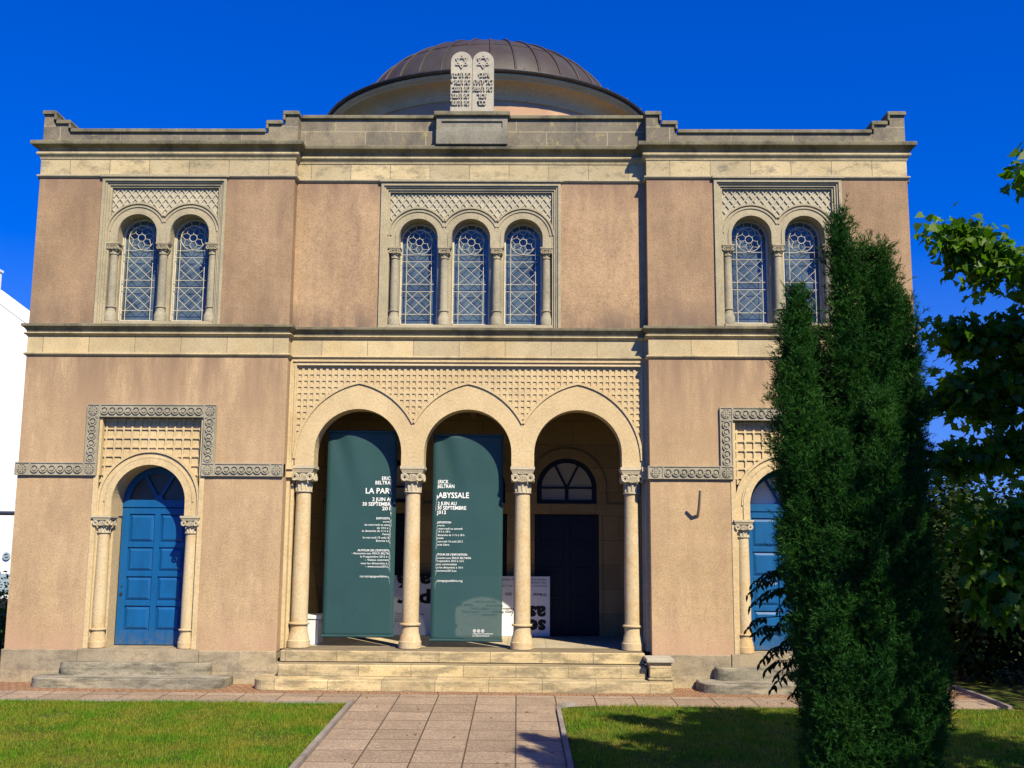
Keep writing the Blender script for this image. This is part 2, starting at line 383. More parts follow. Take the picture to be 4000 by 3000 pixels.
def wloc(p):
    v = Vector((0, 0, 0))
    while p is not None: v += p.location; p = p.parent
    return v
def obj(name, mb, material, parent=None, smooth=False, bevel=0, loc=None, angle=40):
    me = bpy.data.meshes.new(name)
    off = wloc(parent)
    if loc is not None: off = off + (Vector(loc)-off)
    vs = np.array(mb.v, dtype=float)-np.array(off)
    me.from_pydata(vs.tolist(), [], mb.f); me.update()
    o = bpy.data.objects.new(name, me); COL.objects.link(o)
    if isinstance(material, str): material = mat(material)
    me.materials.append(material)
    o.parent = parent
    if loc is not None: o.location = Vector(loc)-wloc(parent)
    if bevel:
        b = o.modifiers.new('bevel', 'BEVEL'); b.width = bevel; b.segments = 1; b.limit_method = 'ANGLE'; b.angle_limit = R(35)
    if smooth:
        me.polygons.foreach_set('use_smooth', [True]*len(me.polygons)); me.set_sharp_from_angle(angle=R(angle))
    return o
def empty(name, loc):
    o = bpy.data.objects.new(name, None); COL.objects.link(o); o.location = loc; o.empty_display_size = .3; return o
def tag(o, label=None, cat=None, group=None, kind=None):
    for k, v in (('label', label), ('category', cat), ('group', group), ('kind', kind)):
        if v: o[k] = v
    return o

# ------------------------------------------------------------------ text
_tc = {}
def text_geo(body, offset=0.0):
    key = (body, offset)
    if key in _tc: return _tc[key]
    c = bpy.data.curves.new('t', 'FONT'); c.body = body; c.resolution_u = 2; c.offset = offset
    o = bpy.data.objects.new('t', c); COL.objects.link(o)
    dg = bpy.context.evaluated_depsgraph_get()
    m = bpy.data.meshes.new_from_object(o.evaluated_get(dg), depsgraph=dg)
    v = [(p.co.x, p.co.y) for p in m.vertices]; f = [tuple(p.vertices) for p in m.polygons]
    bpy.data.objects.remove(o); bpy.data.curves.remove(c); bpy.data.meshes.remove(m)
    _tc[key] = (v, f); return v, f
def text_w(body, offset=0.0):
    v, _ = text_geo(body, offset)
    return (min(p[0] for p in v), max(p[0] for p in v)) if v else (0, 0)
def put_text(mb, body, size, fn, xs=1.0, offset=0.0):
    v, f = text_geo(body, offset)
    mb.add([fn(p[0]*size*xs, p[1]*size) for p in v], f)

# ------------------------------------------------------------------ ground
def gz(y): return .02+.026*min(0.0, y+.7)
def sheet(name, pts, material, dz=0.0, drop=.12, ny=1):
    """a slab following the slope of the garden: pts = plan outline (ccw)"""
    mb = MB(); n = len(pts)
    vs = [(x, y, gz(y)+dz) for x, y in pts]+[(x, y, gz(y)+dz-drop) for x, y in pts]
    tri = tessellate_polygon([[Vector((x, y, 0)) for x, y in pts]])
    fs = []
    for t in tri:
        a, b, c = (pts[i] for i in t)
        up_ = (b[0]-a[0])*(c[1]-a[1])-(b[1]-a[1])*(c[0]-a[0]) > 0
        fs.append(tuple(t) if up_ else (t[0], t[2], t[1]))
    for i in range(n): fs.append((i, i+n, (i+1) % n+n, (i+1) % n))
    mb.add(vs, fs); o = obj(name, mb, material); return tag(o, kind='structure')
mb = MB()
vs = []; rows = [-60, -16, -.7, .0, 14, 60, 900]
for y in rows:
    zz = (gz(max(y, -16)) if y < 0 else .02 if y < 20 else -1.2)-.10
    vs += [(-900, y, zz), (900, y, zz)]
mb.add(vs, [(2*i, 2*i+1, 2*i+3, 2*i+2) for i in range(len(rows)-1)])
tag(obj('ground', mb, 'terrain_grass'), kind='structure')
def pathx(x0, y): return x0-.0095*(y+1.5)            # the path runs very slightly skew
XL, XR = -2.215, .36
sheet('front_pavement', [(-9, -1.5), (6.12, -1.5), (6.12, -.88), (-9, -.88)], 'paving_slab', 0)
sheet('garden_path', [(pathx(XL, -15.5), -15.5), (pathx(XR, -15.5), -15.5), (pathx(XR, -1.502), -1.502), (pathx(XL, -1.502), -1.502)], 'paving_slab', 0)
sheet('brick_paving', [(-9, -.878), (6.12, -.878), (6.12, -.7), (6.12, -.0), (-9, -.0), (-9, -.7)], 'brick_paving', -.002)
sheet('side_pavement', [(5.80, .002), (6.12, .002), (6.12, 10), (5.80, 10)], 'paving_slab', -.001)
lawnL = [(-14, -15.5), (pathx(XL-.085, -15.5), -15.5), (pathx(XL-.085, -1.57), -1.57), (-14, -1.57)]
lawnR = [(pathx(XR+.08, -15.5), -15.5), (14, -15.5), (14, 10), (6.3, 10), (6.24, -1.52), (.80, -1.56), (.55, -1.63), (.44, -1.80)]
sheet('lawn', lawnL, 'lawn_soil', -.012); sheet('lawn', lawnR, 'lawn_soil', -.012)
def kerb(name, pts, w=.075, h=.035):
    mb = MB(); n = len(pts)
    ls = []
    for i in range(n):
        d = Vector(pts[min(i+1, n-1)])-Vector(pts[max(i-1, 0)]); d.normalize(); nn = Vector((-d.y, d.x))
        j = random.uniform(-.004, .004)
        ls.append([Vector(pts[i])+nn*(w/2)*k for k in (-1, -.75, .75, 1)])
    vs = []
    for i in range(n):
        for k, hh in zip(range(4), (-.05, h, h, -.05)):
            p = ls[i][k]; vs.append((p.x, p.y, gz(p.y)+hh))
    fs = []
    for i in range(n-1):
        for k in range(3): a = i*4+k; fs.append((a, a+1, a+5, a+4))
    fs += [(0, 1, 2, 3), (4*n-1, 4*n-2, 4*n-3, 4*n-4)]
    mb.add(vs, fs); o = obj(name, mb, 'kerb_stone', smooth=True, angle=60); return tag(o, kind='structure')
def seg(a, b, n): return [(a[0]+(b[0]-a[0])*i/n, a[1]+(b[1]-a[1])*i/n) for i in range(n+1)]
kerb('kerb', seg((pathx(XL-.045, -15.5), -15.5), (pathx(XL-.045, -1.53), -1.53), 20))
kerb('kerb', seg((pathx(XR+.04, -15.5), -15.5), (pathx(XR+.04, -1.85), -1.85), 20)+[(.43, -1.70), (.52, -1.6), (.65, -1.545)], .07, .035)
kerb('kerb', seg((-9, -1.535), (pathx(XL-.09, -1.53), -1.535), 12), .05, .012)
kerb('kerb', seg((6.17, 9), (6.22, -1.5), 12), .07, .028)

def grass(name, label, poly_test, n, x0, x1, y0, y1, seed, hmin=.018, hmax=.05):
    g = np.random.default_rng(seed)
    x = g.uniform(x0, x1, n); y = y0+(y1-y0)*g.uniform(0, 1, n)
    keep = poly_test(x, y); x = x[keep]; y = y[keep]; n = len(x)
    pd = np.sin(x*2.1+1)*np.cos(y*2.7+.4)+np.sin(x*5.1+y*3.3)*.5
    h = g.uniform(hmin, hmax, n)*(1+.35*pd)*np.where(g.random(n) < .03, 1.7, 1)
    d = np.hypot(x+5.66, (y+2.57)*1.6); h = np.where(d+.22*np.sin(x*13)*np.cos(y*17) < .30, h*.35, h)
    a = g.uniform(0, 2*pi, n); w = g.uniform(.0025, .006, n); ln = g.uniform(-.8, .8, n); la = g.uniform(0, 2*pi, n)
    z = .02+.026*np.minimum(0, y+.7)-.014
    V = np.zeros((n, 3, 3))
    V[:, 0] = np.stack([x-np.cos(a)*w, y-np.sin(a)*w, z], 1); V[:, 1] = np.stack([x+np.cos(a)*w, y+np.sin(a)*w, z], 1)
    V[:, 2] = np.stack([x+np.cos(la)*h*ln, y+np.sin(la)*h*ln, z+h], 1)
    me = fastmesh(name, V.reshape(-1, 3), 3)
    me.materials.append(mat('grass_blades')); o = bpy.data.objects.new(name, me); COL.objects.link(o)
    return tag(o, label, 'grass', kind='stuff')
def fastmesh(name, V, k):
    me = bpy.data.meshes.new(name); n = len(V)//k
    me.vertices.add(len(V)); me.vertices.foreach_set('co', np.ascontiguousarray(V, dtype=np.float32).ravel())
    me.loops.add(n*k); me.loops.foreach_set('vertex_index', np.arange(n*k, dtype=np.int32))
    me.polygons.add(n); me.polygons.foreach_set('loop_start', np.arange(0, n*k, k, dtype=np.int32))
    me.update(calc_edges=True); me.validate(); return me
grass('grass', 'sunlit mown grass of the lawn left of the path', lambda x, y: (x < -2.31-.0095*(y+1.5)+.05*np.clip(np.sin(y*7)+np.sin(y*17+1)*.8, 0, 2)*rng.random(len(x))) & (x > -.53*(y+15.6)-.6), 110000, -8.2, -2.2, -6.3, -1.56, 3)
grass('grass', 'mown grass of the lawn right of the path, mostly in tree shade', lambda x, y: ((x > .45-.0095*(y+1.5)-.05*np.clip(np.sin(y*6+2)+np.sin(y*15)*.8, 0, 2)*rng.random(len(x))) & (x < .56*(y+15.6)+.6) & ((x > .8) | (y < -1.75))), 90000, .4, 8.5, -6.3, -1.57, 4)

# ------------------------------------------------------------------ building
BL, BR = -7.59, 5.80            # outer edges
TL, TR = -3.62, 1.81            # inner edges of the two end pavilions
RC = .20                        # recess of the centre
B = empty('synagogue', (-.9, 0, 0))
tag(B, 'ochre stucco synagogue with three arch porch, end pavilions and a low copper dome', 'building')
PATH = [(BL, 12), (BL, 0), (TL, 0), (TL, RC), (TR, RC), (TR, 0), (BR, 0), (BR, 12)]
DXL, DXR = -5.62, 3.82          # door axes
WXL, WXR, WXC = -5.63, 3.81, -.90

# walls: upper level strips around the window surrounds, lower level with door openings
ZU0, ZU1 = 5.27, 7.62
for (a, b, wc, hw) in ((BL, TL, WXL, .96), (TR, BR, WXR, .975)):
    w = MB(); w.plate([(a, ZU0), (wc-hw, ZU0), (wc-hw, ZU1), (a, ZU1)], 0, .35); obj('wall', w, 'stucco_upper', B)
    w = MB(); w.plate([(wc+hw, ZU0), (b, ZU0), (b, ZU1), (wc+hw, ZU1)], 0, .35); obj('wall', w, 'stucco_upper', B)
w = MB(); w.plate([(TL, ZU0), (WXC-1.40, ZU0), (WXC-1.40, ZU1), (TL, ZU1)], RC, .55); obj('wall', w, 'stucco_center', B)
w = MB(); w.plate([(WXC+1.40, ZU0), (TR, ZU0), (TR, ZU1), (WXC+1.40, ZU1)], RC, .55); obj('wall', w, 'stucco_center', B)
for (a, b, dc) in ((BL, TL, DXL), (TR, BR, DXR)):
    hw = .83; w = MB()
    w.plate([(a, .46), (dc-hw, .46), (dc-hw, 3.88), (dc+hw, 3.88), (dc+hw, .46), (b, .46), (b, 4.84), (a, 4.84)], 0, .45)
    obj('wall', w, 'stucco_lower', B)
for x0, x1 in ((BL, BL+.3), (BR-.3, BR)):
    w = MB(); w.box(x0, x1, .45, 12, .46, 7.62); obj('side_wall', w, 'stucco_lower', B)
w = MB(); w.box(BL, BR, 12, 12.3, 0, 8.1); obj('rear_wall', w, 'stucco_lower', B)
w = MB(); w.box(BL+.3, BR-.3, .72, 11.9, 7.9, 8.05); obj('flat_roof', w, 'gutter_metal', B)
# plinth
for a, b, dc in ((BL-.03, TL, DXL), (TR, BR+.03, DXR)):
    for bb in ((a, dc-.88, -.035, .44, -.1, .478), (dc+.88, b, -.035, .44, -.1, .478), (dc-.88, dc+.88, -.055, .46, -.1, .495)):
        pl = MB(); pl.box(*bb); obj('plinth', pl, 'plinth_stone', B, bevel=.008)
for bb in ((BL-.03, BL+.2, .442, 12, -.1, .478), (BR-.2, BR+.03, .442, 12, -.1, .478)):
    pl = MB(); pl.box(*bb); obj('plinth', pl, 'plinth_stone', B, bevel=.008)

# main cornice, frieze, string course
fz = MB(); fz.sweep(PATH, [(-.2, 7.655), (.0, 7.655), (.002, 7.905), (-.2, 7.905)]); obj('frieze', fz, 'frieze_stone', B)
ch = MB(); ch.sweep(PATH, [(-.2, 7.60), (.012, 7.60), (.022, 7.612), (.036, 7.622), (.04, 7.635), (.036, 7.648), (.018, 7.654), (-.2, 7.654)]); obj('frieze_moulding', ch, 'surround_stone', B, smooth=True)
co = MB(); co.sweep(PATH, [(-.2, 7.906), (.012, 7.906), (.014, 7.925), (.028, 7.95), (.045, 7.965), (.058, 7.978), (.062, 7.992), (.058, 8.005), (.045, 8.014), (-.2, 8.014)]); obj('cornice_roll', co, 'roll_stone', B, smooth=True)
co = MB(); co.sweep(PATH, [(-.2, 8.015), (.03, 8.015), (.034, 8.03), (.046, 8.06), (.075, 8.09), (.11, 8.105), (.128, 8.112), (.132, 8.12), (.132, 8.166), (.118, 8.176), (-.2, 8.186)]); obj('cornice', co, 'ledge_stone', B, smooth=True)
sc_ = MB(); sc_.sweep(PATH, [(-.2, 4.855), (.0, 4.855), (.002, 5.105), (-.2, 5.105)]); obj('string_course_band', sc_, 'band_stone', B)
sc_ = MB(); sc_.sweep(PATH, [(-.2, 4.80), (.010, 4.80), (.022, 4.812), (.034, 4.82), (.04, 4.833), (.034, 4.846), (.018, 4.854), (-.2, 4.854)]); obj('band_moulding', sc_, 'roll_stone', B, smooth=True)
sc_ = MB(); sc_.sweep(PATH, [(-.2, 5.106), (.012, 5.106), (.02, 5.12), (.042, 5.132), (.05, 5.145), (.042, 5.158), (.02, 5.164), (-.2, 5.164)]); obj('string_course_roll', sc_, 'roll_stone', B, smooth=True)
sc_ = MB(); sc_.sweep(PATH, [(-.2, 5.165), (.014, 5.165), (.02, 5.19), (.045, 5.225), (.072, 5.243), (.082, 5.25), (.084, 5.283), (.07, 5.292), (-.2, 5.30)]); obj('string_course', sc_, 'ledge_stone', B, smooth=True)

# parapets
def parapet_tower(x0, x1, inner_left):
    z0 = 8.17; lo, mi, hi = 8.335, 8.475, 8.63
    s = -1 if inner_left else 1
    if not inner_left:   # left pavilion: outer end at x0
        steps = [(x0, hi), (x0+.165, mi), (x0+.40, lo), (x1-.46, mi), (x1-.20, hi)]
    else:
        steps = [(x0, hi), (x0+.20, mi), (x0+.45, lo), (x1-.48, mi), (x1-.23, hi)]
    pts = [(x0, z0)]
    for i, (x, z) in enumerate(steps):
        pts.append((x, z)); nx = steps[i+1][0] if i+1 < len(steps) else x1; pts.append((nx, z))
    pts.append((x1, z0)); pts.reverse()
    m = MB(); m.plate(pts, -.005, .25)
    m.box(x0, x0+.25, .252, 11.8, z0, lo) if not inner_left else m.box(x1-.25, x1, .252, 11.8, z0, lo)
    p = obj('parapet', m, 'parapet_stone', B, bevel=.006)
    c = MB(); t = .062; pr = .038
    prof = [(-t, 0), (0, 0)]
    # coping follows the steps as one outline
    outl = []
    xs = [st[0] for st in steps]+[x1]
    top = []
    for i, (x, z) in enumerate(steps):
        a = xs[i]; b = xs[i+1]
        rise_l = i > 0 and steps[i-1][1] < z; rise_r = i+1 < len(steps) and steps[i+1][1] < z
        aa = a-(pr if rise_l else (-.0)); bb = b+(pr if rise_r else 0)
        if i > 0 and steps[i-1][1] > z: aa = a+pr
        if i+1 < len(steps) and steps[i+1][1] > z: bb = b-pr
        if i == 0: aa = x0-.02
        if i == len(steps)-1: bb = x1+.02
        c.plate([(aa, z+.002), (bb, z+.002), (bb, z+t-.012), (bb-.012, z+t), (aa+.012, z+t), (aa, z+t-.012)], -.005-pr, .27)
        for (xx, nb, sgn) in ((a, steps[i-1][1] if i > 0 else None, -1), (b, steps[i+1][1] if i+1 < len(steps) else None, 1)):
            if nb is not None and nb < z:      # upright return of the coping down the riser
                xa, xb = (xx-pr, xx) if sgn < 0 else (xx, xx+pr)
                c.box(xa+.001, xb-.001, -.004-pr, .268, nb+t+.001, z+.001)
    obj('coping', c, 'ledge_stone', p, bevel=.01)
parapet_tower(BL, TL+.02, False); parapet_tower(TR-.0, BR, True)
for xa, xb, ca, cb in ((TL+.022, -1.453, TL+.045, -1.491), (-.337, TR-.002, -.299, TR-.025)):
    m = MB(); m.box(xa, xb, RC, .45, 8.18, 8.64); p = obj('parapet', m, 'parapet_stone', B)
    m = MB(); m.plate([(ca, 8.642), (cb, 8.642), (cb, 8.705), (ca, 8.705)], RC-.045, .48); obj('coping', m, 'ledge_stone', p, bevel=.01)
m = MB(); m.plate([(-1.452, 8.18), (-.338, 8.18), (-.338, 8.637), (-1.452, 8.637)], .06, .5, holes=[[(-1.372, 8.455), (-.42, 8.455), (-.42, 8.56), (-1.372, 8.56)]])
m.box(-1.40, -.39, .085, .11, 8.44, 8.57); m.box(-1.452, -.338, .035, .058, 8.18, 8.41)
p = obj('tablet_pedestal', m, 'pedestal_stone', B, bevel=.006)
m = MB(); m.box(-1.49, -.30, .012, .52, 8.639, 8.715); obj('coping', m, 'ledge_stone', p, bevel=.012)

# tablets of the law
def tablet(x0, x1, stars, lines):
    cx = (x0+x1)/2; r = (x1-x0)/2; zb = 8.717; zs = 9.735-r
    pts = [(x0, zb), (x1, zb)]+[(cx+r*cos(pi*i/24), zs+r*sin(pi*i/24)) for i in range(25)]
    m = MB(); m.plate(pts, .10, .24); t = obj('stone_tablet', m, 'tablet_stone', B, bevel=.008)
    s = MB(); cz = 9.565; rr = .105
    for base in (pi/2, -pi/2):
        q = [(cx+rr*cos(base+i*2*pi/3), cz+rr*1.06*sin(base+i*2*pi/3)) for i in range(3)]
        for i in range(3): s.bar(q[i], q[(i+1) % 3], .017, .078+.002*(base > 0)+.0007*i, .0995)
    obj('star_relief', s, 'tablet_stone', t)
    for txt, z, xa, xb in lines:
        L = MB()
        rv = txt[::-1]; a, b = text_w(rv, .03); size = .073/.62; xs = (xb-xa)/((b-a)*size)
        for yy in (.075, .0785):
            put_text(L, rv, size, lambda u, v: (xa+(u-a*size*xs), yy, z+v), xs, .03)
        # sides of the raised letters
        v, f = text_geo(rv, .03); cnt = {}
        for fc in f:
            for i in range(len(fc)):
                e = (fc[i], fc[(i+1) % len(fc)]); cnt[e] = 1
        ed = [e for e in cnt if (e[1], e[0]) not in cnt]
        P2 = [(xa+(p[0]-a)*size*xs, z+p[1]*size) for p in v]
        vs = [(x, .075, zz) for x, zz in P2]+[(x, .0998, zz) for x, zz in P2]; n = len(P2)
        L.add(vs, [(e[0], e[1], e[1]+n, e[0]+n) for e in ed])
        obj('inscription_line', L, 'tablet_stone', t)
    return t
k = .000945; X0 = -1.238
def tx(px): return X0+(px-352)*k
tablet(-1.240, -.904, 1, [("לא תרצח", 9.305, tx(365), tx(692)), ("לא תנאף", 9.188, tx(362), tx(690)), ("לא תגנב", 9.073, tx(385), tx(680)), ("לא תענה", 8.957, tx(352), tx(680)), ("לא תחמד", 8.842, tx(350), tx(678))])
tablet(-.898, -.562, 1, [("אנכי", 9.305, tx(815), tx(1000)), ("לא־יהיה", 9.188, tx(742), tx(1068)), ("לא תשא", 9.073, tx(728), tx(1065)), ("זכור", 8.957, tx(795), tx(958)), ("כבד", 8.842, tx(800), tx(945))])

# ------------------------------------------------------------------ dome on its drum
DC = (-.90, 6.75)
m = MB(); m.lathe(DC[0], DC[1], [(3.12, 8.0), (3.12, 10.60)], 72); dr = obj('dome_drum', m, 'drum_plaster', B, smooth=True)
m = MB(); m.lathe(DC[0], DC[1], [(3.121, 10.46), (3.15, 10.47), (3.17, 10.56), (3.26, 10.66), (3.40, 10.715), (3.47, 10.72), (3.49, 10.735), (3.50, 10.76), (3.53, 10.77), (3.55, 10.80), (3.55, 10.822), (3.0, 10.824)], 96)
obj('eaves_cornice', m, 'gold_stone', dr, smooth=True)
m = MB(); m.lathe(DC[0], DC[1], [(3.50, 10.826), (3.575, 10.826), (3.61, 10.84), (3.625, 10.87), (3.615, 10.895), (3.55, 10.89), (3.0, 10.98)], 96)
for i in range(36):
    a = 2*pi*i/36+.05; m.box(DC[0]+3.60*cos(a)-.012, DC[0]+3.60*cos(a)+.012, DC[1]+3.60*sin(a)-.012, DC[1]+3.60*sin(a)+.012, 10.85, 10.93)
obj('dome_gutter', m, 'gutter_metal', dr, smooth=True)
da, db, dz = 2.90, 1.87, 10.90
prof = [(da*cos(t), dz+db*sin(t)) for t in [i*pi/2/28 for i in range(28)]]+[(.02, dz+db)]
m = MB(); m.lathe(DC[0], DC[1], [(da+.02, 10.80)]+prof, 108)
dm = obj('dome', m, 'copper', B, smooth=True, loc=(DC[0], DC[1], dz))
for i in range(36):
    a = 2*pi*(i+.28)/36-pi/2
    m = MB(); m.tube([(DC[0]+(da+.012)*cos(t)*cos(a), DC[1]+(da+.012)*cos(t)*sin(a), dz+(db+.012)*sin(t)) for t in [j*pi/2*.96/22 for j in range(23)]], .024, 6)
    obj('seam_rib', m, 'copper', dm, smooth=True)
m = MB()
for t in (.62,):
    r = (da+.006)*cos(t); z = dz+(db+.006)*sin(t)
    m.tube([(DC[0]+r*cos(a), DC[1]+r*sin(a), z) for a in [2*pi*i/72 for i in range(73)]], .010, 5)
obj('sheet_joint', m, 'copper', dm, smooth=True)

# ------------------------------------------------------------------ arches
def arch_pts(cx, cz, r, n=20, a0=pi, a1=0.0):
    return [(cx+r*cos(a0+(a1-a0)*i/n), cz+r*sin(a0+(a1-a0)*i/n)) for i in range(n+1)]
def envelope(cs, cz, r, zb):
    """upper outline of a row of arches, left foot to right foot, feet at zb"""
    d = cs[1]-cs[0] if len(cs) > 1 else None
    pts = [(cs[0]-r, zb)]
    for i, c in enumerate(cs):
        a0 = pi; a1 = 0.0
        if d and r > d/2:
            th = math.acos((d/2)/r)
            if i > 0: a0 = pi-th
            if i < len(cs)-1: a1 = th
        pts += arch_pts(c, cz, r, 20, a0, a1)
    pts.append((cs[-1]+r, zb)); return pts
def clean(pts):
    o = []
    for p in pts:
        if not o or hypot(p[0]-o[-1][0], p[1]-o[-1][1]) > 1e-5: o.append(p)
    if hypot(o[0][0]-o[-1][0], o[0][1]-o[-1][1]) < 1e-5: o.pop()
    return o
def arcade_poly(cs, cz, r_in, top_left_to_right, zb, xl, xr):
    """closed outline: given upper outline, then back along the bottom cutting the openings"""
    pts = list(top_left_to_right)
    pts.append((xr, zb))
    for c in reversed(cs):
        pts.append((c+r_in, zb)); pts += arch_pts(c, cz, r_in, 26, 0, pi); pts.append((c-r_in, zb))
    pts.append((xl, zb))
    return clean(pts)[::-1]

# ------------------------------------------------------------------ small columns with carved capitals
def capital(m, cx, cy, z0, z1, r, hw, seg=20, flutes=12):
    """fluted neck, volutes and shell below a moulded abacus"""
    H = z1-z0; zn = z0+H*.36; za = z1-H*.27
    m.lathe(cx, cy, [(r*1.22, z0), (r*1.25, z0+H*.03), (r*1.05, z0+H*.06), (r*1.0, zn), (r*1.25, zn+H*.15), (hw*.80, za-.002)], seg)
    for i in range(flutes):
        a = 2*pi*i/flutes; x = cx+r*1.04*cos(a); y = cy+r*1.04*sin(a); w = r*.13
        m.lathe(x, y, [(w, z0+H*.07), (w*1.1, zn), (w*.2, zn+H*.05)], 5)
    m.sqlathe(cx, cy, [(hw*.84, za), (hw*.86, za+H*.05), (hw*.93, za+H*.11), (hw*.96, za+H*.15), (hw, za+H*.16), (hw, z1)])
    vr = H*.155
    for sx, sy, ax in ((0, -1, 'x'), (1, 0, 'y'), (-1, 0, 'y'), (0, 1, 'x')):
        for t in (-1, 1):
            for q, rr in enumerate((vr, vr*.55)):
                # spiral scroll seen on the face
                off = hw*.62*t; face = hw*.86
                pts = []
                for i in range(11):
                    an = 2*pi*i/10; u = off+cos(an)*rr*.78; vz = za-vr*1.05+sin(an)*rr*.78
                    pts.append((cx+(u if ax == 'x' else sx*face), cy+(sy*face if ax == 'x' else u), vz))
                m.tube(pts, rr*.26, 5, caps=False)
        for i in range(7):      # shell ribs
            an = pi*(i+.5)/7; L = H*.22
            p0 = (0, za-H*.30); p1 = (cos(an)*L*.95, za-H*.30+sin(an)*L)
            f = hw*.90
            A = (cx+(p0[0] if ax == 'x' else sx*f*.93), cy+(sy*f*.93 if ax == 'x' else p0[0]), p0[1])
            C = (cx+(p1[0] if ax == 'x' else sx*f), cy+(sy*f if ax == 'x' else p1[0]), p1[1])
            m.tube([A, C], [H*.02, H*.045], 5)
def column(cx, cy, z0, zbt, zring, zc0, zc1, r, hw, bw, shaft_mat, parent=None, cap_mat='cap_stone', base_mat=None, square_base=False):
    c = empty('column', (cx, cy, z0)); c.parent = B; c.location = Vector((cx, cy, z0))-B.location
    m = MB(); capital(m, cx, cy, zc0, zc1, r*.92, hw, flutes=12 if r > .08 else 8, seg=20 if r > .08 else 14); obj('capital', m, cap_mat, c, smooth=True)
    m = MB(); m.lathe(cx, cy, [(r*1.04, zring), (r*1.05, zring+(zc0-zring)*.3), (r*.93, zc0)], 24); obj('shaft', m, shaft_mat, c, smooth=True)
    m = MB(); k = r
    m.lathe(cx, cy, [(bw*.92, z0), (bw, z0+.01), (bw, zbt-.01), (bw*.94, zbt), (k*1.22, zbt+(zring-zbt)*.28), (k*1.08, zbt+(zring-zbt)*.5), (k*1.06, zring-k*.30), (k*1.25, zring-k*.26), (k*1.32, zring-k*.12), (k*1.25, zring), (k*1.0, zring+.004)], 24 if not square_base else 24)
    obj('base', m, base_mat or shaft_mat, c, smooth=True, angle=30)
    return c

# ------------------------------------------------------------------ windows with grilles
def grille(cx, zc, w, z0, y, parent):
    """white wrought grille: rose over two lattice panels. w = half width of the inner rectangle"""
    m = MB(); r = w; t = .0085
    zr = 6.715
    h = [6.515, 6.405, 6.04, 5.925, 5.56]
    e0, e1 = cx-.292, cx+w+.04
    for z in h: m.tube([(e0, y, z), (e1, y, z)], t*.62, 5)
    for s in (-1, 1): m.tube([(cx+s*w, y-.008, z0), (cx+s*w, y-.008, zr)], t*.62, 5)
    m.tube([(cx+r*cos(a), y-.008, zr+r*sin(a)) for a in [pi*i/14 for i in range(15)]], t*.6, 5)
    m.tube([(cx+r*cos(a), y-.008, zr+r*sin(a)) for a in [pi+pi*i/14 for i in range(15)]], t*.6, 5)
    rc = r*.30
    m.tube([(cx+rc*cos(a), y-.008, zr+rc*sin(a)) for a in [2*pi*i/16 for i in range(17)]], t*.6, 5, caps=False)
    for k_ in range(7):                       # star of seven petals
        a = -pi/2+2*pi*k_/7; da_ = pi/7
        tip = (cx+r*cos(a), zr+r*sin(a))
        for s in (-1, 1):
            q = (cx+r*.66*cos(a+s*da_), zr+r*.66*sin(a+s*da_))
            m.tube([(tip[0], y-.008, tip[1]), (q[0], y-.008, q[1])], t*.5, 4)
        q = (cx+r*.66*cos(a+da_), zr+r*.66*sin(a+da_)); p = (cx+rc*cos(a+da_), zr+rc*sin(a+da_))
        m.tube([(p[0], y-.008, p[1]), (q[0], y-.008, q[1])], t*.5, 4)
    for zt, zb in ((h[1], h[2]), (h[3], h[4])):
        zm = (zt+zb)/2
        for s, yy in ((1, y-.012), (-1, y-.002)):
            m.tube([(cx-s*w, yy, zt), (cx+s*w, yy, zb)], t*.5, 4)
            m.tube([(cx, yy, zt), (cx-s*w, yy, zm)], t*.5, 4) if s > 0 else m.tube([(cx, yy, zt), (cx+w, yy, zm)], t*.5, 4)
            m.tube([(cx-s*w, yy, zm), (cx, yy, zb)], t*.5, 4)
    m.box(e0, e1, y-.012, y+.02, z0-.012, z0+.012)
    m.box(e0-.002, e0+.016, y-.012, y+.02, z0, zr)
    return obj('grille', m, 'white_paint', parent)
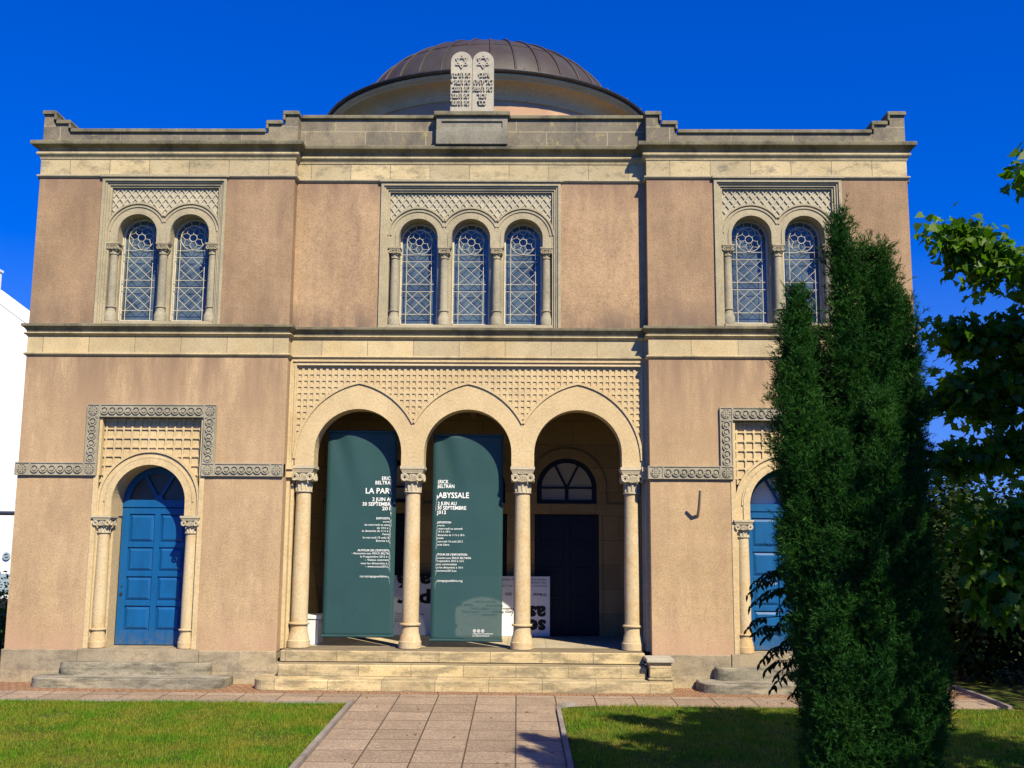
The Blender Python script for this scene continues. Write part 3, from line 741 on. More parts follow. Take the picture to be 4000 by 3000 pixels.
def window_group(wc, cs, hw, y, name_label):
    G = empty('window_group', (wc, y, 5.30)); G.parent = B; G.location = Vector((wc, y, 5.30))-B.location
    zc, ri, ro = 6.735, .300, .49
    x0, x1 = wc-hw, wc+hw; zb, zt = 5.30, 7.598
    # moulded frame: nested steps
    f = MB()
    for i, (d0, d1, yy) in enumerate(((0, .045, y-.034), (.045, .072, y-.010), (.072, .105, y+.012), (.105, .135, y+.035))):
        f.plate([(x0+d0, zb), (x0+d1, zb), (x0+d1, zt-d1), (x0+d0, zt-d0)], yy, y+.30)
        f.plate([(x1-d1, zb), (x1-d0, zb), (x1-d0, zt-d0), (x1-d1, zt-d1)], yy, y+.30)
        f.plate([(x0+d0, zt-d0), (x0+d1, zt-d1), (x1-d1, zt-d1), (x1-d0, zt-d0)], yy, y+.30)
    obj('moulded_frame', f, 'surround_stone', G)
    xi0, xi1 = x0+.135, x1-.135; zti = zt-.137
    # thicker ledge over the frame
    f = MB(); f.box(x0-.03, x1+.03, y-.062, y-.0005, 7.602, 7.652); obj('frame_ledge', f, 'surround_stone', G, bevel=.008)
    # field and diagonal tracery
    env = envelope(cs, zc, ri+.06, 6.60)
    env = [(max(xi0, min(xi1, p[0])), p[1]) for p in env]
    poly = clean([(xi0, 6.60)]+env[1:-1]+[(xi1, 6.60), (xi1, zti), (xi0, zti)])
    f = MB(); f.plate(poly, y+.085, y+.12); p = obj('tympanum', f, 'tracery_stone', G)
    f = MB(); dx, dzz = .1195, .158; nn = int(2*hw/dx)+14
    def inside(u, v): return xi0 < u < xi1 and v < zti and all(hypot(u-c, v-zc) > ri+.075 for c in cs) and v > zc
    for s in (1, -1):
        for i in range(-nn, nn):
            ux = wc+i*dx; st = None; prev = None
            for j in range(0, 121):
                v = 6.74+j*(zti-6.74)/120; u = ux+s*(v-zti)*dx/dzz
                ok = inside(u, v)
                if ok and st is None: st = (u, v)
                if st is not None and (not ok or j == 120):
                    if prev and hypot(prev[0]-st[0], prev[1]-st[1]) > .01: f.bar(st, prev, .021, y+.068+(.0015 if s > 0 else 0), y+.0845)
                    st = None
                prev = (u, v) if ok else None
    obj('diamond_tracery', f, 'tracery_stone', p)
    # arches
    f = MB()
    top = envelope(cs, zc, ro, 6.60); top = [(max(xi0+.001, min(xi1-.001, q[0])), q[1]) for q in top]
    f.plate(arcade_poly(cs, zc, ri, top, 6.582, xi0+.001, xi1-.001), y+.045, y+.33)
    a = obj('window_arcade', f, 'surround_stone', G)
    f = MB()
    env2 = []
    d = cs[1]-cs[0]
    for i, c in enumerate(cs):
        th = math.acos((d/2)/ro); a0 = 0 if i == len(cs)-1 else th; a1 = pi if i == 0 else pi-th
        a0 = max(a0, .08); a1 = min(a1, pi-.08)
        f.arcband(c, zc, ro-.028, ro-.002, y+.018, y+.044, a0, a1)
        f.arcband(c, zc, ro-.075, ro-.05, y+.030, y+.044, a0 if i == len(cs)-1 else th*.7, a1 if i == 0 else pi-th*.7)
        f.arcband(c, zc, ri+.004, ri+.055, y+.032, y+.044, -.0, pi)
        for s in (-1, 1): f.box(c+s*(ri+.0295)-.0255, c+s*(ri+.0295)+.0255, y+.032, y+.044, 6.59, zc-.001)
    obj('arch_moulding', f, 'surround_stone', a, smooth=True)
    # reveal piers behind the columns
    f = MB(); ed = [cs[0]-d/2]+[(cs[i]+cs[i+1])/2 for i in range(len(cs)-1)]+[cs[-1]+d/2]
    for i, e in enumerate(ed):
        a_, b_ = e-(d/2-ri), e+(d/2-ri)
        if i == 0: a_ = xi0
        if i == len(ed)-1: b_ = xi1
        f.box(a_, b_, y+.17, y+.33, zb, 6.58)
    f.box(xi0, xi1, y-.01, y+.33, 5.296, 5.345)
    f.box(x0, x1, y+.335, y+.40, zb, 7.5)          # backing wall closes round the panes
    obj('reveal', f, 'surround_stone', G)
    for i, e in enumerate(ed):
        ex = e+(.045 if i == 0 else -.045 if i == len(ed)-1 else 0)
        column(ex, y+.105, 5.346, 5.465, 5.585, 6.405, 6.58, .062, .098, .092, 'small_column_stone', cap_mat='surround_stone')
    for c in cs:
        wd = empty('window', (c, y+.30, 5.36)); wd.parent = B; wd.location = Vector((c, y+.30, 5.36))-B.location
        f = MB(); f.plate([(c-ri-.01, 5.36), (c+ri+.01, 5.36)]+arch_pts(c, zc, ri+.01, 24, 0, pi), y+.322, y+.334)
        obj('pane', f, 'window_glass', wd)
        f = MB(); f.arcband(c, zc, ri-.028, ri, y+.292, y+.318); f.arcband(c, zc, ri-.105, ri-.093, y+.305, y+.318)
        for an in [pi*(i+.5)/6 for i in range(6)]: f.bar((c+(ri-.1)*cos(an), zc+(ri-.1)*sin(an)), (c+ri*cos(an), zc+ri*sin(an)), .010, y+.306, y+.3175)
        for s in (-1, 1): f.box(min(c+s*ri, c+s*(ri-.028)), max(c+s*ri, c+s*(ri-.028)), y+.293, y+.3185, 5.36, zc)
        f.box(c-ri, c+ri, y+.291, y+.317, 5.346, 5.385)
        obj('window_frame', f, 'cream_frame', wd)
        grille(c-.0, 6.72, .194, 5.395, y+.245, wd)
window_group(WXL, [WXL-.405, WXL+.405], .965, 0.0, 'left')
window_group(WXR-.0, [WXR-.405, WXR+.405], .975, 0.0, 'right')
window_group(WXC, [WXC-.815, WXC, WXC+.815], 1.40, RC, 'centre')

# ------------------------------------------------------------------ carved bands with rings and rosettes
def ring_band(m, x0, x1, z0, z1, y, n=None, vertical=False):
    """panel proud of the wall with interlaced rings"""
    m.box(x0, x1, y-.03, y+.1, z0, z1)
    t = .014
    m.box(x0, x1, y-.042, y-.0305, z1-t, z1); m.box(x0, x1, y-.042, y-.0305, z0, z0+t)
    m.box(x0, x0+t, y-.042, y-.0305, z0+t, z1-t); m.box(x1-t, x1, y-.042, y-.0305, z0+t, z1-t)
    L = (z1-z0) if vertical else (x1-x0); n = n or max(1, int(round((L-.03)/.1145))); st = (L-.03)/n
    for i in range(n):
        c = .015+st*(i+.5)
        cx, cz = ((x0+x1)/2, z0+c) if vertical else (x0+c, (z0+z1)/2)
        m.arcband(cx, cz, .046, .060, y-.052-(i % 2)*.0012, y-.0305, 0, 2*pi, 16)
        m.arcband(cx, cz, .0, .028, y-.050, y-.0305, 0, 2*pi, 12)
def rosette(m, x0, x1, z0, z1, y):
    m.box(x0, x1, y-.032, y+.1, z0, z1)
    t = .012
    m.box(x0, x1, y-.045, y-.0325, z1-t, z1); m.box(x0, x1, y-.045, y-.0325, z0, z0+t)
    m.box(x0, x0+t, y-.045, y-.0325, z0+t, z1-t); m.box(x1-t, x1, y-.045, y-.0325, z0+t, z1-t)
    cx, cz = (x0+x1)/2, (z0+z1)/2
    m.arcband(cx, cz, 0, .016, y-.055, y-.0325, 0, 2*pi, 10); m.arcband(cx, cz, .064, .072, y-.046, y-.0325, 0, 2*pi, 18)
    for i in range(8):
        a = 2*pi*i/8; m.bar((cx+.020*cos(a), cz+.020*sin(a)), (cx+.058*cos(a), cz+.058*sin(a)), .024, y-.050, y-.0325)
def door_surround(dc, a, b):
    D = empty('door_surround', (dc, 0, .495)); D.parent = B; D.location = Vector((dc, 0, .495))-B.location
    m = MB(); zt0, zt1, zh0, zh1 = 3.875, 4.065, 3.0, 3.19
    xo, xi = .972, .785
    rosette(m, dc-xo, dc-xi-.0, zt0, zt1, 0); rosette(m, dc+xi, dc+xo, zt0, zt1, 0)
    ring_band(m, dc-xi+.001, dc+xi-.001, zt0, zt1, 0, 13)
    for s in (-1, 1):
        l, r = sorted((dc+s*xo, dc+s*xi)); ring_band(m, l, r, zh1+.001, zt0-.001, 0, 6, True)
        rosette(m, l, r, zh0, zh1, 0)
    ring_band(m, a+.19, dc-xo-.001, zh0, zh1, 0, 6 if dc < 0 else 7); ring_band(m, dc+xo+.001, b-.19, zh0, zh1, 0, 7)
    rosette(m, a-.03, a+.189, zh0, zh1, 0); rosette(m, b-.189, b+.0, zh0, zh1, 0)
    obj('ring_band', m, 'ring_stone', D)
    # jambs + spandrel field + archivolt
    cz, ri, ro = 2.62, .545, .765
    for s in (-1, 1):
        m = MB(); l, r = sorted((dc+s*.829, dc+s*.66)); m.box(l, r, .035, .5, .495, 2.41)
        l, r = sorted((dc+s*.829, dc+s*.755)); m.box(l, r, -.012, .034, .495, 2.999)
        l, r = sorted((dc+s*.66, dc+s*.56)); m.box(l, r, .19, .5, .495, 2.41)
        l, r = sorted((dc+s*.784, dc+s*.745)); m.box(l, r, -.004, .10, 3.0, 3.874)
        obj('jamb', m, 'gold_stone', D, bevel=.004)
    
    m = MB(); top = [(dc-.784, 2.95), (dc-.784, 3.873), (dc+.784, 3.873), (dc+.784, 2.95)]
    low = [p for p in arch_pts(dc, cz, ro-.05, 26, 0, pi) if p[1] > 2.9]
    m.plate(clean([(dc+.784, 2.9), (dc+.784, 3.873), (dc-.784, 3.873), (dc-.784, 2.9)]+low[::-1])[::-1], .105, .3); sp = obj('spandrel', m, 'gold_stone', D)
    m = MB(); px, pz = .1325, .1365; x_l, x_r, z_t = dc-.744, dc+.744, 3.845
    nx = 11
    xs_ = [x_l+.035+i*(x_r-x_l-.07)/nx for i in range(nx+1)]
    def clipz(x, lo=2.93):
        dd = abs(x-dc); return max(lo, cz+sqrt(max(0, (ro-.03)**2-dd*dd)) if dd < ro-.03 else lo)
    for x in xs_: m.box(x-.012, x+.012, .082, .1045, clipz(x), z_t)
    j = 0
    while z_t-j*pz > 2.95:
        z = z_t-j*pz; h_ = (ro-.03)**2-(z-cz)**2; c0 = sqrt(h_) if h_ > 0 else 0
        for s in (-1, 1):
            if c0 < .74:
                l, r = sorted((dc+s*c0, dc+s*.744)); m.box(l, r, .0832, .1047, z-.012, z+.012)
        for x in xs_:
            if hypot(x-dc, z-cz) > ro+.0:
                q = .034; m.plate([(x-q, z), (x, z-q), (x+q, z), (x, z+q)], .0795, .1043)
        j += 1
    obj('octagon_tracery', m, 'gold_stone', sp)
    m = MB(); th = 0
    m.plate(clean(arch_pts(dc, cz, ro, 30, pi, 0)+[(dc+ro, 2.412), (dc+ri, 2.412)]+arch_pts(dc, cz, ri, 30, 0, pi)+[(dc-ri, 2.412), (dc-ro, 2.412)])[::-1], .035, .50)
    ar = obj('archivolt', m, 'gold_stone', D)
    m = MB()
    m.arcband(dc, cz, ro-.035, ro+.004, .008, .034); m.arcband(dc, cz, ro-.115, ro-.095, .020, .034); m.arcband(dc, cz, ri+.002, ri+.10, .018, .0345)
    for s in (-1, 1):
        for q0, q1, yy in ((ri+.002, ri+.10, .018), (ro-.035, ro+.004, .008)):
            l, r = sorted((dc+s*q0, dc+s*q1)); m.box(l, r, yy, .0345, 2.414, cz-.001)
    obj('arch_moulding', m, 'gold_stone', ar, smooth=True)
    m = MB(); m.box(dc-.86, dc+.86, .0, .6, .30, .4955); obj('sill', m, 'plinth_stone', D)
    for s in (-1, 1):
        column(dc+s*.655, .09, .496, .60, .775, 2.155, 2.41, .092, .145, .125, 'column_stone')
door_surround(DXL, BL, TL); door_surround(DXR, TR, BR)

def blue_door(dc, pane):
    D = empty('door', (dc, .50, .497)); D.parent = B; D.location = Vector((dc, .50, .497))-B.location
    w = .545; y = .50
    m = MB(); m.box(dc-w, dc+w, y, y+.05, .497, 2.545)
    # stiles and rails standing proud
    xs = [dc-w, dc-w+.115, dc-.045, dc+.045, dc+w-.115, dc+w]
    for a_, b_ in ((0, 1), (2, 3), (4, 5)): m.box(xs[a_], xs[b_], y-.028, y-.0005, .505, 2.535)
    n = 4; step = (2.455-.715)/n
    rails = [(.505, .715)]+[(.715+(i+1)*step-.075, .715+(i+1)*step) for i in range(n-1)]+[(2.445, 2.535)]
    for z0, z1 in rails:
        for a_, b_ in ((1, 2), (3, 4)): m.box(xs[a_], xs[b_], y-.027, y-.0005, z0, z1)
    leaf = obj('door_leaf', m, 'blue_paint', D, bevel=.005)
    for i in range(len(rails)-1):
        z0, z1 = rails[i][1], rails[i+1][0]
        for a_, b_ in ((1, 2), (3, 4)):
            p = MB(); x0, x1 = xs[a_]+.002, xs[b_]-.002; e = .05
            p.add([(x0+.01, y-.001, z0+.012), (x1-.01, y-.001, z0+.012), (x1-.01, y-.001, z1-.012), (x0+.01, y-.001, z1-.012), (x0+e, y-.024, z0+e), (x1-e, y-.024, z0+e), (x1-e, y-.024, z1-e), (x0+e, y-.024, z1-e)],
                  [(0, 1, 5, 4), (1, 2, 6, 5), (2, 3, 7, 6), (3, 0, 4, 7), (4, 5, 6, 7)])
            obj('door_panel', p, 'blue_paint', leaf)
    m = MB(); m.tube([(dc-w+.055, y-.028, 1.25), (dc-w+.055, y-.045, 1.25)], .022, 10); m.tube([(dc-w+.055, y-.028, 1.36), (dc-w+.055, y-.035, 1.36)], .012, 8)
    obj('handle', m, 'gutter_metal', leaf, smooth=True)
    m = MB(); m.box(dc-w, dc+w, y-.04, y+.05, 2.55, 2.66); cz = 2.66
    m.arcband(dc, cz-.04, w-.095, w, y-.035, y+.05); m.arcband(dc, cz, 0.0, .07, y-.036, y+.0, 0, pi, 12)
    for an in (pi/3, 2*pi/3): m.bar((dc, cz), (dc+(w-.06)*cos(an), cz+(w-.06)*sin(an)), .035, y-.033, y+.0)
    fl = obj('fanlight', m, 'blue_paint', D)
    m = MB(); m.plate([(dc-w+.05, cz-.03)]+[(dc+w-.05, cz-.03)]+arch_pts(dc, cz-.04, w-.05, 24, 0, pi), y+.012, y+.02); obj('pane', m, pane, fl)
    m = MB(); m.box(dc-w-.12, dc+w+.12, y+.06, y+.1, .49, 3.3); obj('door_backing', m, 'inner_dark', D)
    return D
blue_door(DXL, 'pane_shaded'); blue_door(DXR, 'pane_wire')

# ------------------------------------------------------------------ steps
def round_step(x0, x1, yf, z0, z1, r):
    pts = [(x0, .0), (x0+.0, yf+r)]
    n = 8
    pts = [(x0, -.06)]+[(x0+r-r*cos(pi/2*i/n), yf+r-r*sin(pi/2*i/n)) for i in range(n+1)]+[(x1-r+r*sin(pi/2*i/n), yf+r-r*cos(pi/2*i/n)) for i in range(n+1)]+[(x1, -.06)]
    m = MB(); k = len(pts); vs = [(x, y, z0) for x, y in pts]+[(x, y, z1) for x, y in pts]
    fs = [tuple(reversed(range(k))), tuple(k+i for i in range(k))]+[(i, (i+1) % k, (i+1) % k+k, i+k) for i in range(k)]
    m.add(vs, fs)
    return m
for dc, sm in ((DXL, 'grey_step_stone'), (DXR, 'grey_step_stone')):
    x0, x1, x2, x3 = (-6.70, -4.52, -6.98, -4.21) if dc < 0 else (2.68, 4.98, 2.42, 5.30)
    obj('step', round_step(x0, x1, -.26, .02, .325, .17), sm, B, bevel=.012)
    obj('step', round_step(x2, x3, -.62, -.08, .150, .30), sm, B, bevel=.014)
m = MB(); m.box(TL+.06, TR-.11, -.03, .64, .335, .497); obj('step', m, 'step_stone', B, bevel=.012)
m = MB(); m.box(TL+.10, TR-.12, -.335, -.031, .03, .335); obj('step', m, 'step_stone', B, bevel=.014)
m = round_step(-3.80, 2.05, -.66, -.08, .165, .22); obj('step', m, 'step_stone', B, bevel=.014)
m = MB(); m.box(TL, TR, -.028, .63, -.1, .33); obj('porch_footing', m, 'plinth_stone', B)
# stone pier at the end of the steps
P = empty('stone_pier', (1.86, -.32, .166)); P.parent = B; P.location = Vector((1.86, -.32, .166))-B.location
m = MB(); m.box(1.72, 2.02, -.45, -.04, .205, .415); m.box(1.70, 2.04, -.47, -.02, .17, .203); obj('pier_block', m, 'step_stone', P, bevel=.008)
m = MB(); m.box(1.675, 2.055, -.50, -.04, .417, .47); m.box(1.695, 2.035, -.475, -.045, .405, .4165); obj('pier_cap', m, 'tablet_stone', P, bevel=.012)

# ------------------------------------------------------------------ porch arcade
AC = [-2.557, -.90, .757]; ZC, RI = 3.385, .658
A = empty('porch_arcade', (-.9, RC, .5)); A.parent = B; A.location = Vector((0, RC, .5))
xl, xr = -3.52, 1.72
# stepped pilaster moulding round the arcade
m = MB()
for d0, d1, yy in ((0, .035, RC-.012), (.035, .07, RC+.012), (.07, .10, RC-.004)):
    m.plate([(TL+d0, 3.19), (TL+d1, 3.19), (TL+d1, 4.80-d1), (TL+d0, 4.80-d0)], yy, RC+.3)
    m.plate([(TR-d1, 3.19), (TR-d0, 3.19), (TR-d0, 4.80-d0), (TR-d1, 4.80-d1)], yy, RC+.3)
    m.plate([(TL+d0, 4.80-d0), (TL+d1, 4.80-d1), (TR-d1, 4.80-d1), (TR-d0, 4.80-d0)], yy, RC+.3)
obj('moulded_frame', m, 'gold_stone', A)
for s, e in ((-1, TL), (1, TR)):
    m = MB(); l, r = sorted((e, e-s*.05)); m.box(l, r, RC+.02, .5, .497, 3.0)
    l, r = sorted((e-s*.051, e-s*.095)); m.box(l, r, RC+.12, .5, .497, 3.0)
    l, r = sorted((e, e-s*.10)); m.box(l, r, RC-.03, .5, 3.001, 3.04); m.box(l, r, RC-.015, .5, 3.041, 3.12); m.box(l, r, RC-.045, .5, 3.121, 3.188)
    obj('pilaster', m, 'gold_stone', A)
# ogival extrados
def ogive(c, n=14, zl=None):
    a_, Rr = .2257, 1.181; z0 = 3.286
    L = []
    zs = zl if zl is not None else 3.286
    tmax = math.asin((4.445-z0)/Rr)
    t0 = math.asin(max(-1, (zs-z0)/Rr)) if zs > z0 else 0
    for i in range(n+1):
        t = t0+(tmax-t0)*i/n; L.append((c-(Rr*cos(t)-a_), z0+Rr*sin(t)))
    return L+[(2*c-p[0], p[1]) for p in reversed(L[:-1])]
half = (AC[1]-AC[0])/2
zv = 3.286+sqrt(1.181**2-(half+.2257)**2)
top = [(AC[0]-.945, 3.188)]
for i, c in enumerate(AC):
    L = ogive(c, 16)
    L = [p for p in L if not ((i > 0 and p[0] < c-half+1e-6) or (i < 2 and p[0] > c+half-1e-6))]
    if i > 0: L = [(c-half, zv)]+L
    top += L
top += [(AC[2]+.945, 3.188)]
m = MB(); m.plate(arcade_poly(AC, ZC, RI, clean(top), 3.186, AC[0]-.945, AC[2]+.945), RC-.0, .52)
ar = obj('arches', m, 'gold_stone', A)
m = MB()
for i, c in enumerate(AC):
    L = ogive(c, 20); L = [p for p in L if (i == 0 or p[0] > c-half+.006) and (i == 2 or p[0] < c+half-.006)]
    for k in range(len(L)-1): m.bar(L[k], (L[k+1][0]+(L[k+1][0]-L[k][0])*.06, L[k+1][1]+(L[k+1][1]-L[k][1])*.06), .036, RC-.024-.0006*(k % 2), RC-.0005)
    # shallow joints are cut by thin raised voussoir edges
obj('hood_moulding', m, 'gold_stone', ar)
m = MB()
x0, x1, zt = TL+.10, TR-.10, 4.70
poly = clean([(x0, 3.19), (x0, zt), (x1, zt), (x1, 3.19), (AC[2]+.90, 3.19)]+[(p[0], p[1]-.05) for p in reversed(top[1:-1])]+[(AC[0]-.90, 3.19)])
poly2 = [(x0, 3.19), (x0, zt), (x1, zt), (x1, 3.19), (x1-.02, 3.19), (x1-.02, 4.3), (x0+.02, 4.3), (x0+.02, 3.19)]
m.plate([(x0, 3.3), (x1, 3.3), (x1, zt), (x0, zt)], .29, .50, holes=[arch_pts(c, ZC, RI+.05, 24, 0, 2*pi*24/25) for c in AC] if False else ())
m2 = MB()
# backing field with the arch openings left free
openings = []
top_b = [(x0, 3.30), (x0, zt), (x1, zt), (x1, 3.30)]
m2.plate(arcade_poly(AC, ZC, RI+.06, top_b, 3.30, x0, x1), RC+.042, .50)
sp = obj('spandrel', m2, 'gold_stone', A)
m = MB(); px, pz = .0912, .0960; nx = int(round((x1-x0)/px)); px = (x1-x0)/nx
def zog(x, pad):
    c = min(AC, key=lambda q: abs(q-x)); d_ = abs(x-c)
    if d_ > .955-pad: return 3.3
    v = 1.181**2-(d_+.2257+pad)**2
    return 3.286+sqrt(v) if v > 0 else 3.3
for i in range(nx+1):
    x = x0+i*px; w = .020; zlo = zog(x, .03)
    if zlo < zt-.02: m.box(max(x0, x-w), min(x1, x+w), RC+.025, RC+.0415, zlo, zt)
for j in range(15):
    z = zt-j*pz-.014
    if z < 3.35: break
    st = None
    for i in range(nx*4+1):
        x = x0+i*px/4; ok = z > zog(x, .03)
        if ok and st is None: st = x
        if st is not None and (not ok or i == nx*4):
            if x-st > .01: m.box(st, x, RC+.0262, RC+.0417, z-.020, z+.020)
            st = None
obj('square_tracery', m, 'gold_stone', sp)
m = MB(); m.box(TL+.10, TR-.10, RC-.020, RC+.1, 4.702, 4.722); obj('top_roll', m, 'cap_stone', A, bevel=.006)
for x in (-3.385, -1.7285, -.0715, 1.575):
    column(x, .37, .498, .612, .865, 2.79, 3.184, .119, .182, .170, 'column_stone', base_mat='column_stone')

# porch interior
YB = 3.1
m = MB(); m.add([(TL, .642, .38), (TR, .642, .38), (TR, YB, .38), (TL, YB, .38), (TL, .642, .4965), (TR, .642, .4965), (TR, YB, .46), (TL, YB, .46)], [(0, 3, 2, 1), (4, 5, 6, 7), (0, 1, 5, 4), (1, 2, 6, 5), (2, 3, 7, 6), (3, 0, 4, 7)]); obj('porch_floor', m, 'floor_stone', B)
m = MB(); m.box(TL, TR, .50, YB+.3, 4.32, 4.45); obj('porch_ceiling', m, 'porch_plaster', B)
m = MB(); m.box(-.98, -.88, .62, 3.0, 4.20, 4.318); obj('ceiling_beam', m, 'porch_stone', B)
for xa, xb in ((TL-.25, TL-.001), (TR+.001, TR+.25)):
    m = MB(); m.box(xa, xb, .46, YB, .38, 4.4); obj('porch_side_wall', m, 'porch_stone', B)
BC = [-2.53, -.92, .697]; BW, BZ, BRD = .566, 2.76, .529; ZS = 3.015   # springing of the lunettes
outer = [(TL, .44), (TL, 4.4), (TR, 4.4), (TR, .44)]
pts = list(outer)
for c in reversed(BC):
    pts += [(c+BW, .44), (c+BW, 2.555), (c-BW, 2.555), (c-BW, .44)]
m = MB(); holes = []
for c in BC:
    holes.append([(c-BRD, 2.745), (c+BRD, 2.745)]+[(c+BRD*cos(a_), ZS+BRD*sin(a_)) for a_ in [pi*i/24 for i in range(25)]])
m.plate(clean(pts)[::-1], YB, YB+.25, holes=[clean(h) for h in holes]); bw_ = obj('porch_back_wall', m, 'porch_stone', B)
m = MB(); m.box(TL, TR, YB-.035, YB-.001, 2.575, 2.73)
for c in BC:
    m.arcband(c, ZS, BRD+.005, BRD+.165, YB-.03, YB-.0005)
    for s in (-1, 1):
        l, r = sorted((c+s*(BRD+.005), c+s*(BRD+.165))); m.box(l, r, YB-.03, YB-.0007, 2.731, ZS)
        l, r = sorted((c+s*(BW+.002), c+s*(BW+.05))); m.box(l, r, YB-.02, YB-.0009, .46, 2.574)
obj('wall_mouldings', m, 'porch_stone', bw_)
for c in BC:
    D = empty('door', (c, YB+.05, .462)); D.parent = B; D.location = Vector((c, YB+.05, .462))-B.location
    m = MB(); y = YB+.10; m.box(c-BW, c+BW, y, y+.05, .485, 2.553)
    for x0_, x1_ in ((c-BW, c-BW+.10), (c-.06, c+.06), (c+BW-.10, c+BW)): m.box(x0_, x1_, y-.02, y-.0005, .49, 2.54)
    for z in (.53, .66, 1.06, 1.12, 1.55, 1.60, 2.02, 2.07, 2.44):
        if z in (.53, 1.06, 1.55, 2.02, 2.44):
            m.box(c-BW+.10, c-.06, y-.019, y-.0005, z, z+.08); m.box(c+.06, c+BW-.10, y-.019, y-.0005, z, z+.08)
    m.box(c-BW, c+BW, y-.03, y+.05, .462, .484)
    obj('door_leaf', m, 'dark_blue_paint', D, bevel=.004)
    m = MB(); zc_ = ZS; rr = BRD; yy = YB+.08
    m.arcband(c, zc_, rr-.085, rr, yy, yy+.05)
    for s in (-1, 1): l, r = sorted((c+s*rr, c+s*(rr-.085))); m.box(l, r, yy, yy+.05, 2.745, zc_)
    m.box(c-rr+.086, c+rr-.086, yy+.001, yy+.051, 2.745, 2.81); m.box(c-rr+.086, c+rr-.086, yy+.002, yy+.04, zc_-.012, zc_+.022); m.box(c-.033, c+.033, yy+.0015, yy+.045, 2.811, zc_+.06)
    for an in (pi*.35, pi*.65): m.bar((c, zc_), (c+(rr-.07)*cos(an), zc_+(rr-.07)*sin(an)), .038, yy+.003, yy+.042)
    lu = obj('lunette', m, 'dark_blue_paint', D)
    m = MB(); m.plate([(c-rr+.05, 2.76), (c+rr-.05, 2.76)]+[(c+(rr-.05)*cos(a_), zc_+(rr-.05)*sin(a_)) for a_ in [pi*i/20 for i in range(21)]], yy+.03, yy+.037); obj('pane', m, 'pane_frost', lu)
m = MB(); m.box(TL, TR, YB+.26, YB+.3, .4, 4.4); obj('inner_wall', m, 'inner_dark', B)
# wall spout with its stain, side hoppers
m = MB(); m.tube([(2.50, -.001, 2.46), (2.497, -.16, 2.60), (2.495, -.30, 2.83)], [.022, .022, .020], 8); obj('rain_spout', m, 'surround_stone', B, smooth=True)
m = MB(); m.box(BL-.17, BL-.001, .35, .60, 7.50, 7.70); m.box(BL-.19, BL-.0015, .33, .62, 7.701, 7.73); obj('rain_hopper', m, 'gutter_metal', B)
m = MB(); m.box(BR+.001, BR+.13, .35, .60, 7.44, 7.68); m.box(BR+.0015, BR+.16, .33, .62, 7.681, 7.71); obj('rain_hopper', m, 'gutter_metal', B)

#@@PART2
# ------------------------------------------------------------------ exhibition banners
BAN_Y = .56
def banner(x0, x1, z0, z1, label, lines, cut, side, logos=False):
    D = empty('banner', ((x0+x1)/2, BAN_Y, z0)); tag(D, label, 'banner', 'exhibition banners hanging in the porch')
    nx, nz = 16, 60; V = []; 
    def dep(x, z):
        u = (x-x0)/(x1-x0); v = (z1-z)/(z1-z0)
        return BAN_Y+.010*sin(u*5+v*3)*v+.035*exp(-((u-.12-v*.75)/.10)**2)*max(0, 1-v*2.6)*1.0-.02*exp(-((u-.25-v*.9)/.16)**2)*max(0, 1-v*2.2)
    m = MB()
    vs = [(x0+(x1-x0)*i/nx, dep(x0+(x1-x0)*i/nx, z1-(z1-z0)*j/nz), z1-(z1-z0)*j/nz) for j in range(nz+1) for i in range(nx+1)]
    fs = [(j*(nx+1)+i, (j+1)*(nx+1)+i, (j+1)*(nx+1)+i+1, j*(nx+1)+i+1) for j in range(nz) for i in range(nx)]
    m.add(vs, fs); fb = obj('fabric', m, 'banner_mesh', D, smooth=True)
    sf = fb.modifiers.new('thickness', 'SOLIDIFY'); sf.thickness = .0015
    for z, r in ((z1+.004, .016), (z0-.002, .022)):
        m = MB(); m.tube([(x0-.01, BAN_Y+.0, z), (x1+.01, BAN_Y+.0, z)], r, 10); obj('rod', m, 'banner_mesh', D, smooth=True)
    px = 1/325.; zt = 3.72
    for pre, vis, post, a, b, yb, cap, bold in lines:
        off = .012 if bold else .0
        size = cap*px/.72
        w0, w1 = text_w(vis, off)
        xs = (b-a)*px/((w1-w0)*size)
        full0, full1 = text_w(pre+vis+post, off); pv = text_w(pre+vis, off)[1]
        zz = 3.72-(yb+cap/2-432)*.003016
        ax = -2.01-(628-a)*px
        ox = ax-(pv-(w1-w0))*size*xs if pre else ax-w0*size*xs
        def fn(u, v, ox=ox, zz=zz):
            x = ox+u; z = zz+v
            if side > 0 and x > cut:
                k = x-cut; x = cut+.045*(1-exp(-k/.06)); z -= 1.9*k*(1-exp(-k/.05))
            if side < 0 and x < cut:
                k = cut-x; x = cut-.045*(1-exp(-k/.06)); z -= 1.9*k*(1-exp(-k/.05))
            return (x, dep(x, z)-.004, z)
        L = MB(); put_text(L, pre+vis+post, size, fn, xs, off); obj('text_line', L, 'lettering_white', D)
    if logos:
        for i in range(3):
            L = MB(); cx = -2.01-(628-(1027+i*20))*px; cz = 3.72-(1419-432)*.003016
            L.arcband(cx, cz, .019, .024, BAN_Y-.012, BAN_Y-.008, 0, 2*pi, 16)
            for k in range(4): L.bar((cx-.013*cos(k*pi/4+i*.3), cz-.013*sin(k*pi/4+i*.3)), (cx+.013*cos(k*pi/4+i*.3), cz+.013*sin(k*pi/4+i*.3)), .003, BAN_Y-.012-.0004*k, BAN_Y-.008)
            obj('round_logo', L, 'lettering_white', D)
C1 = -2.01-(628-597)/325.
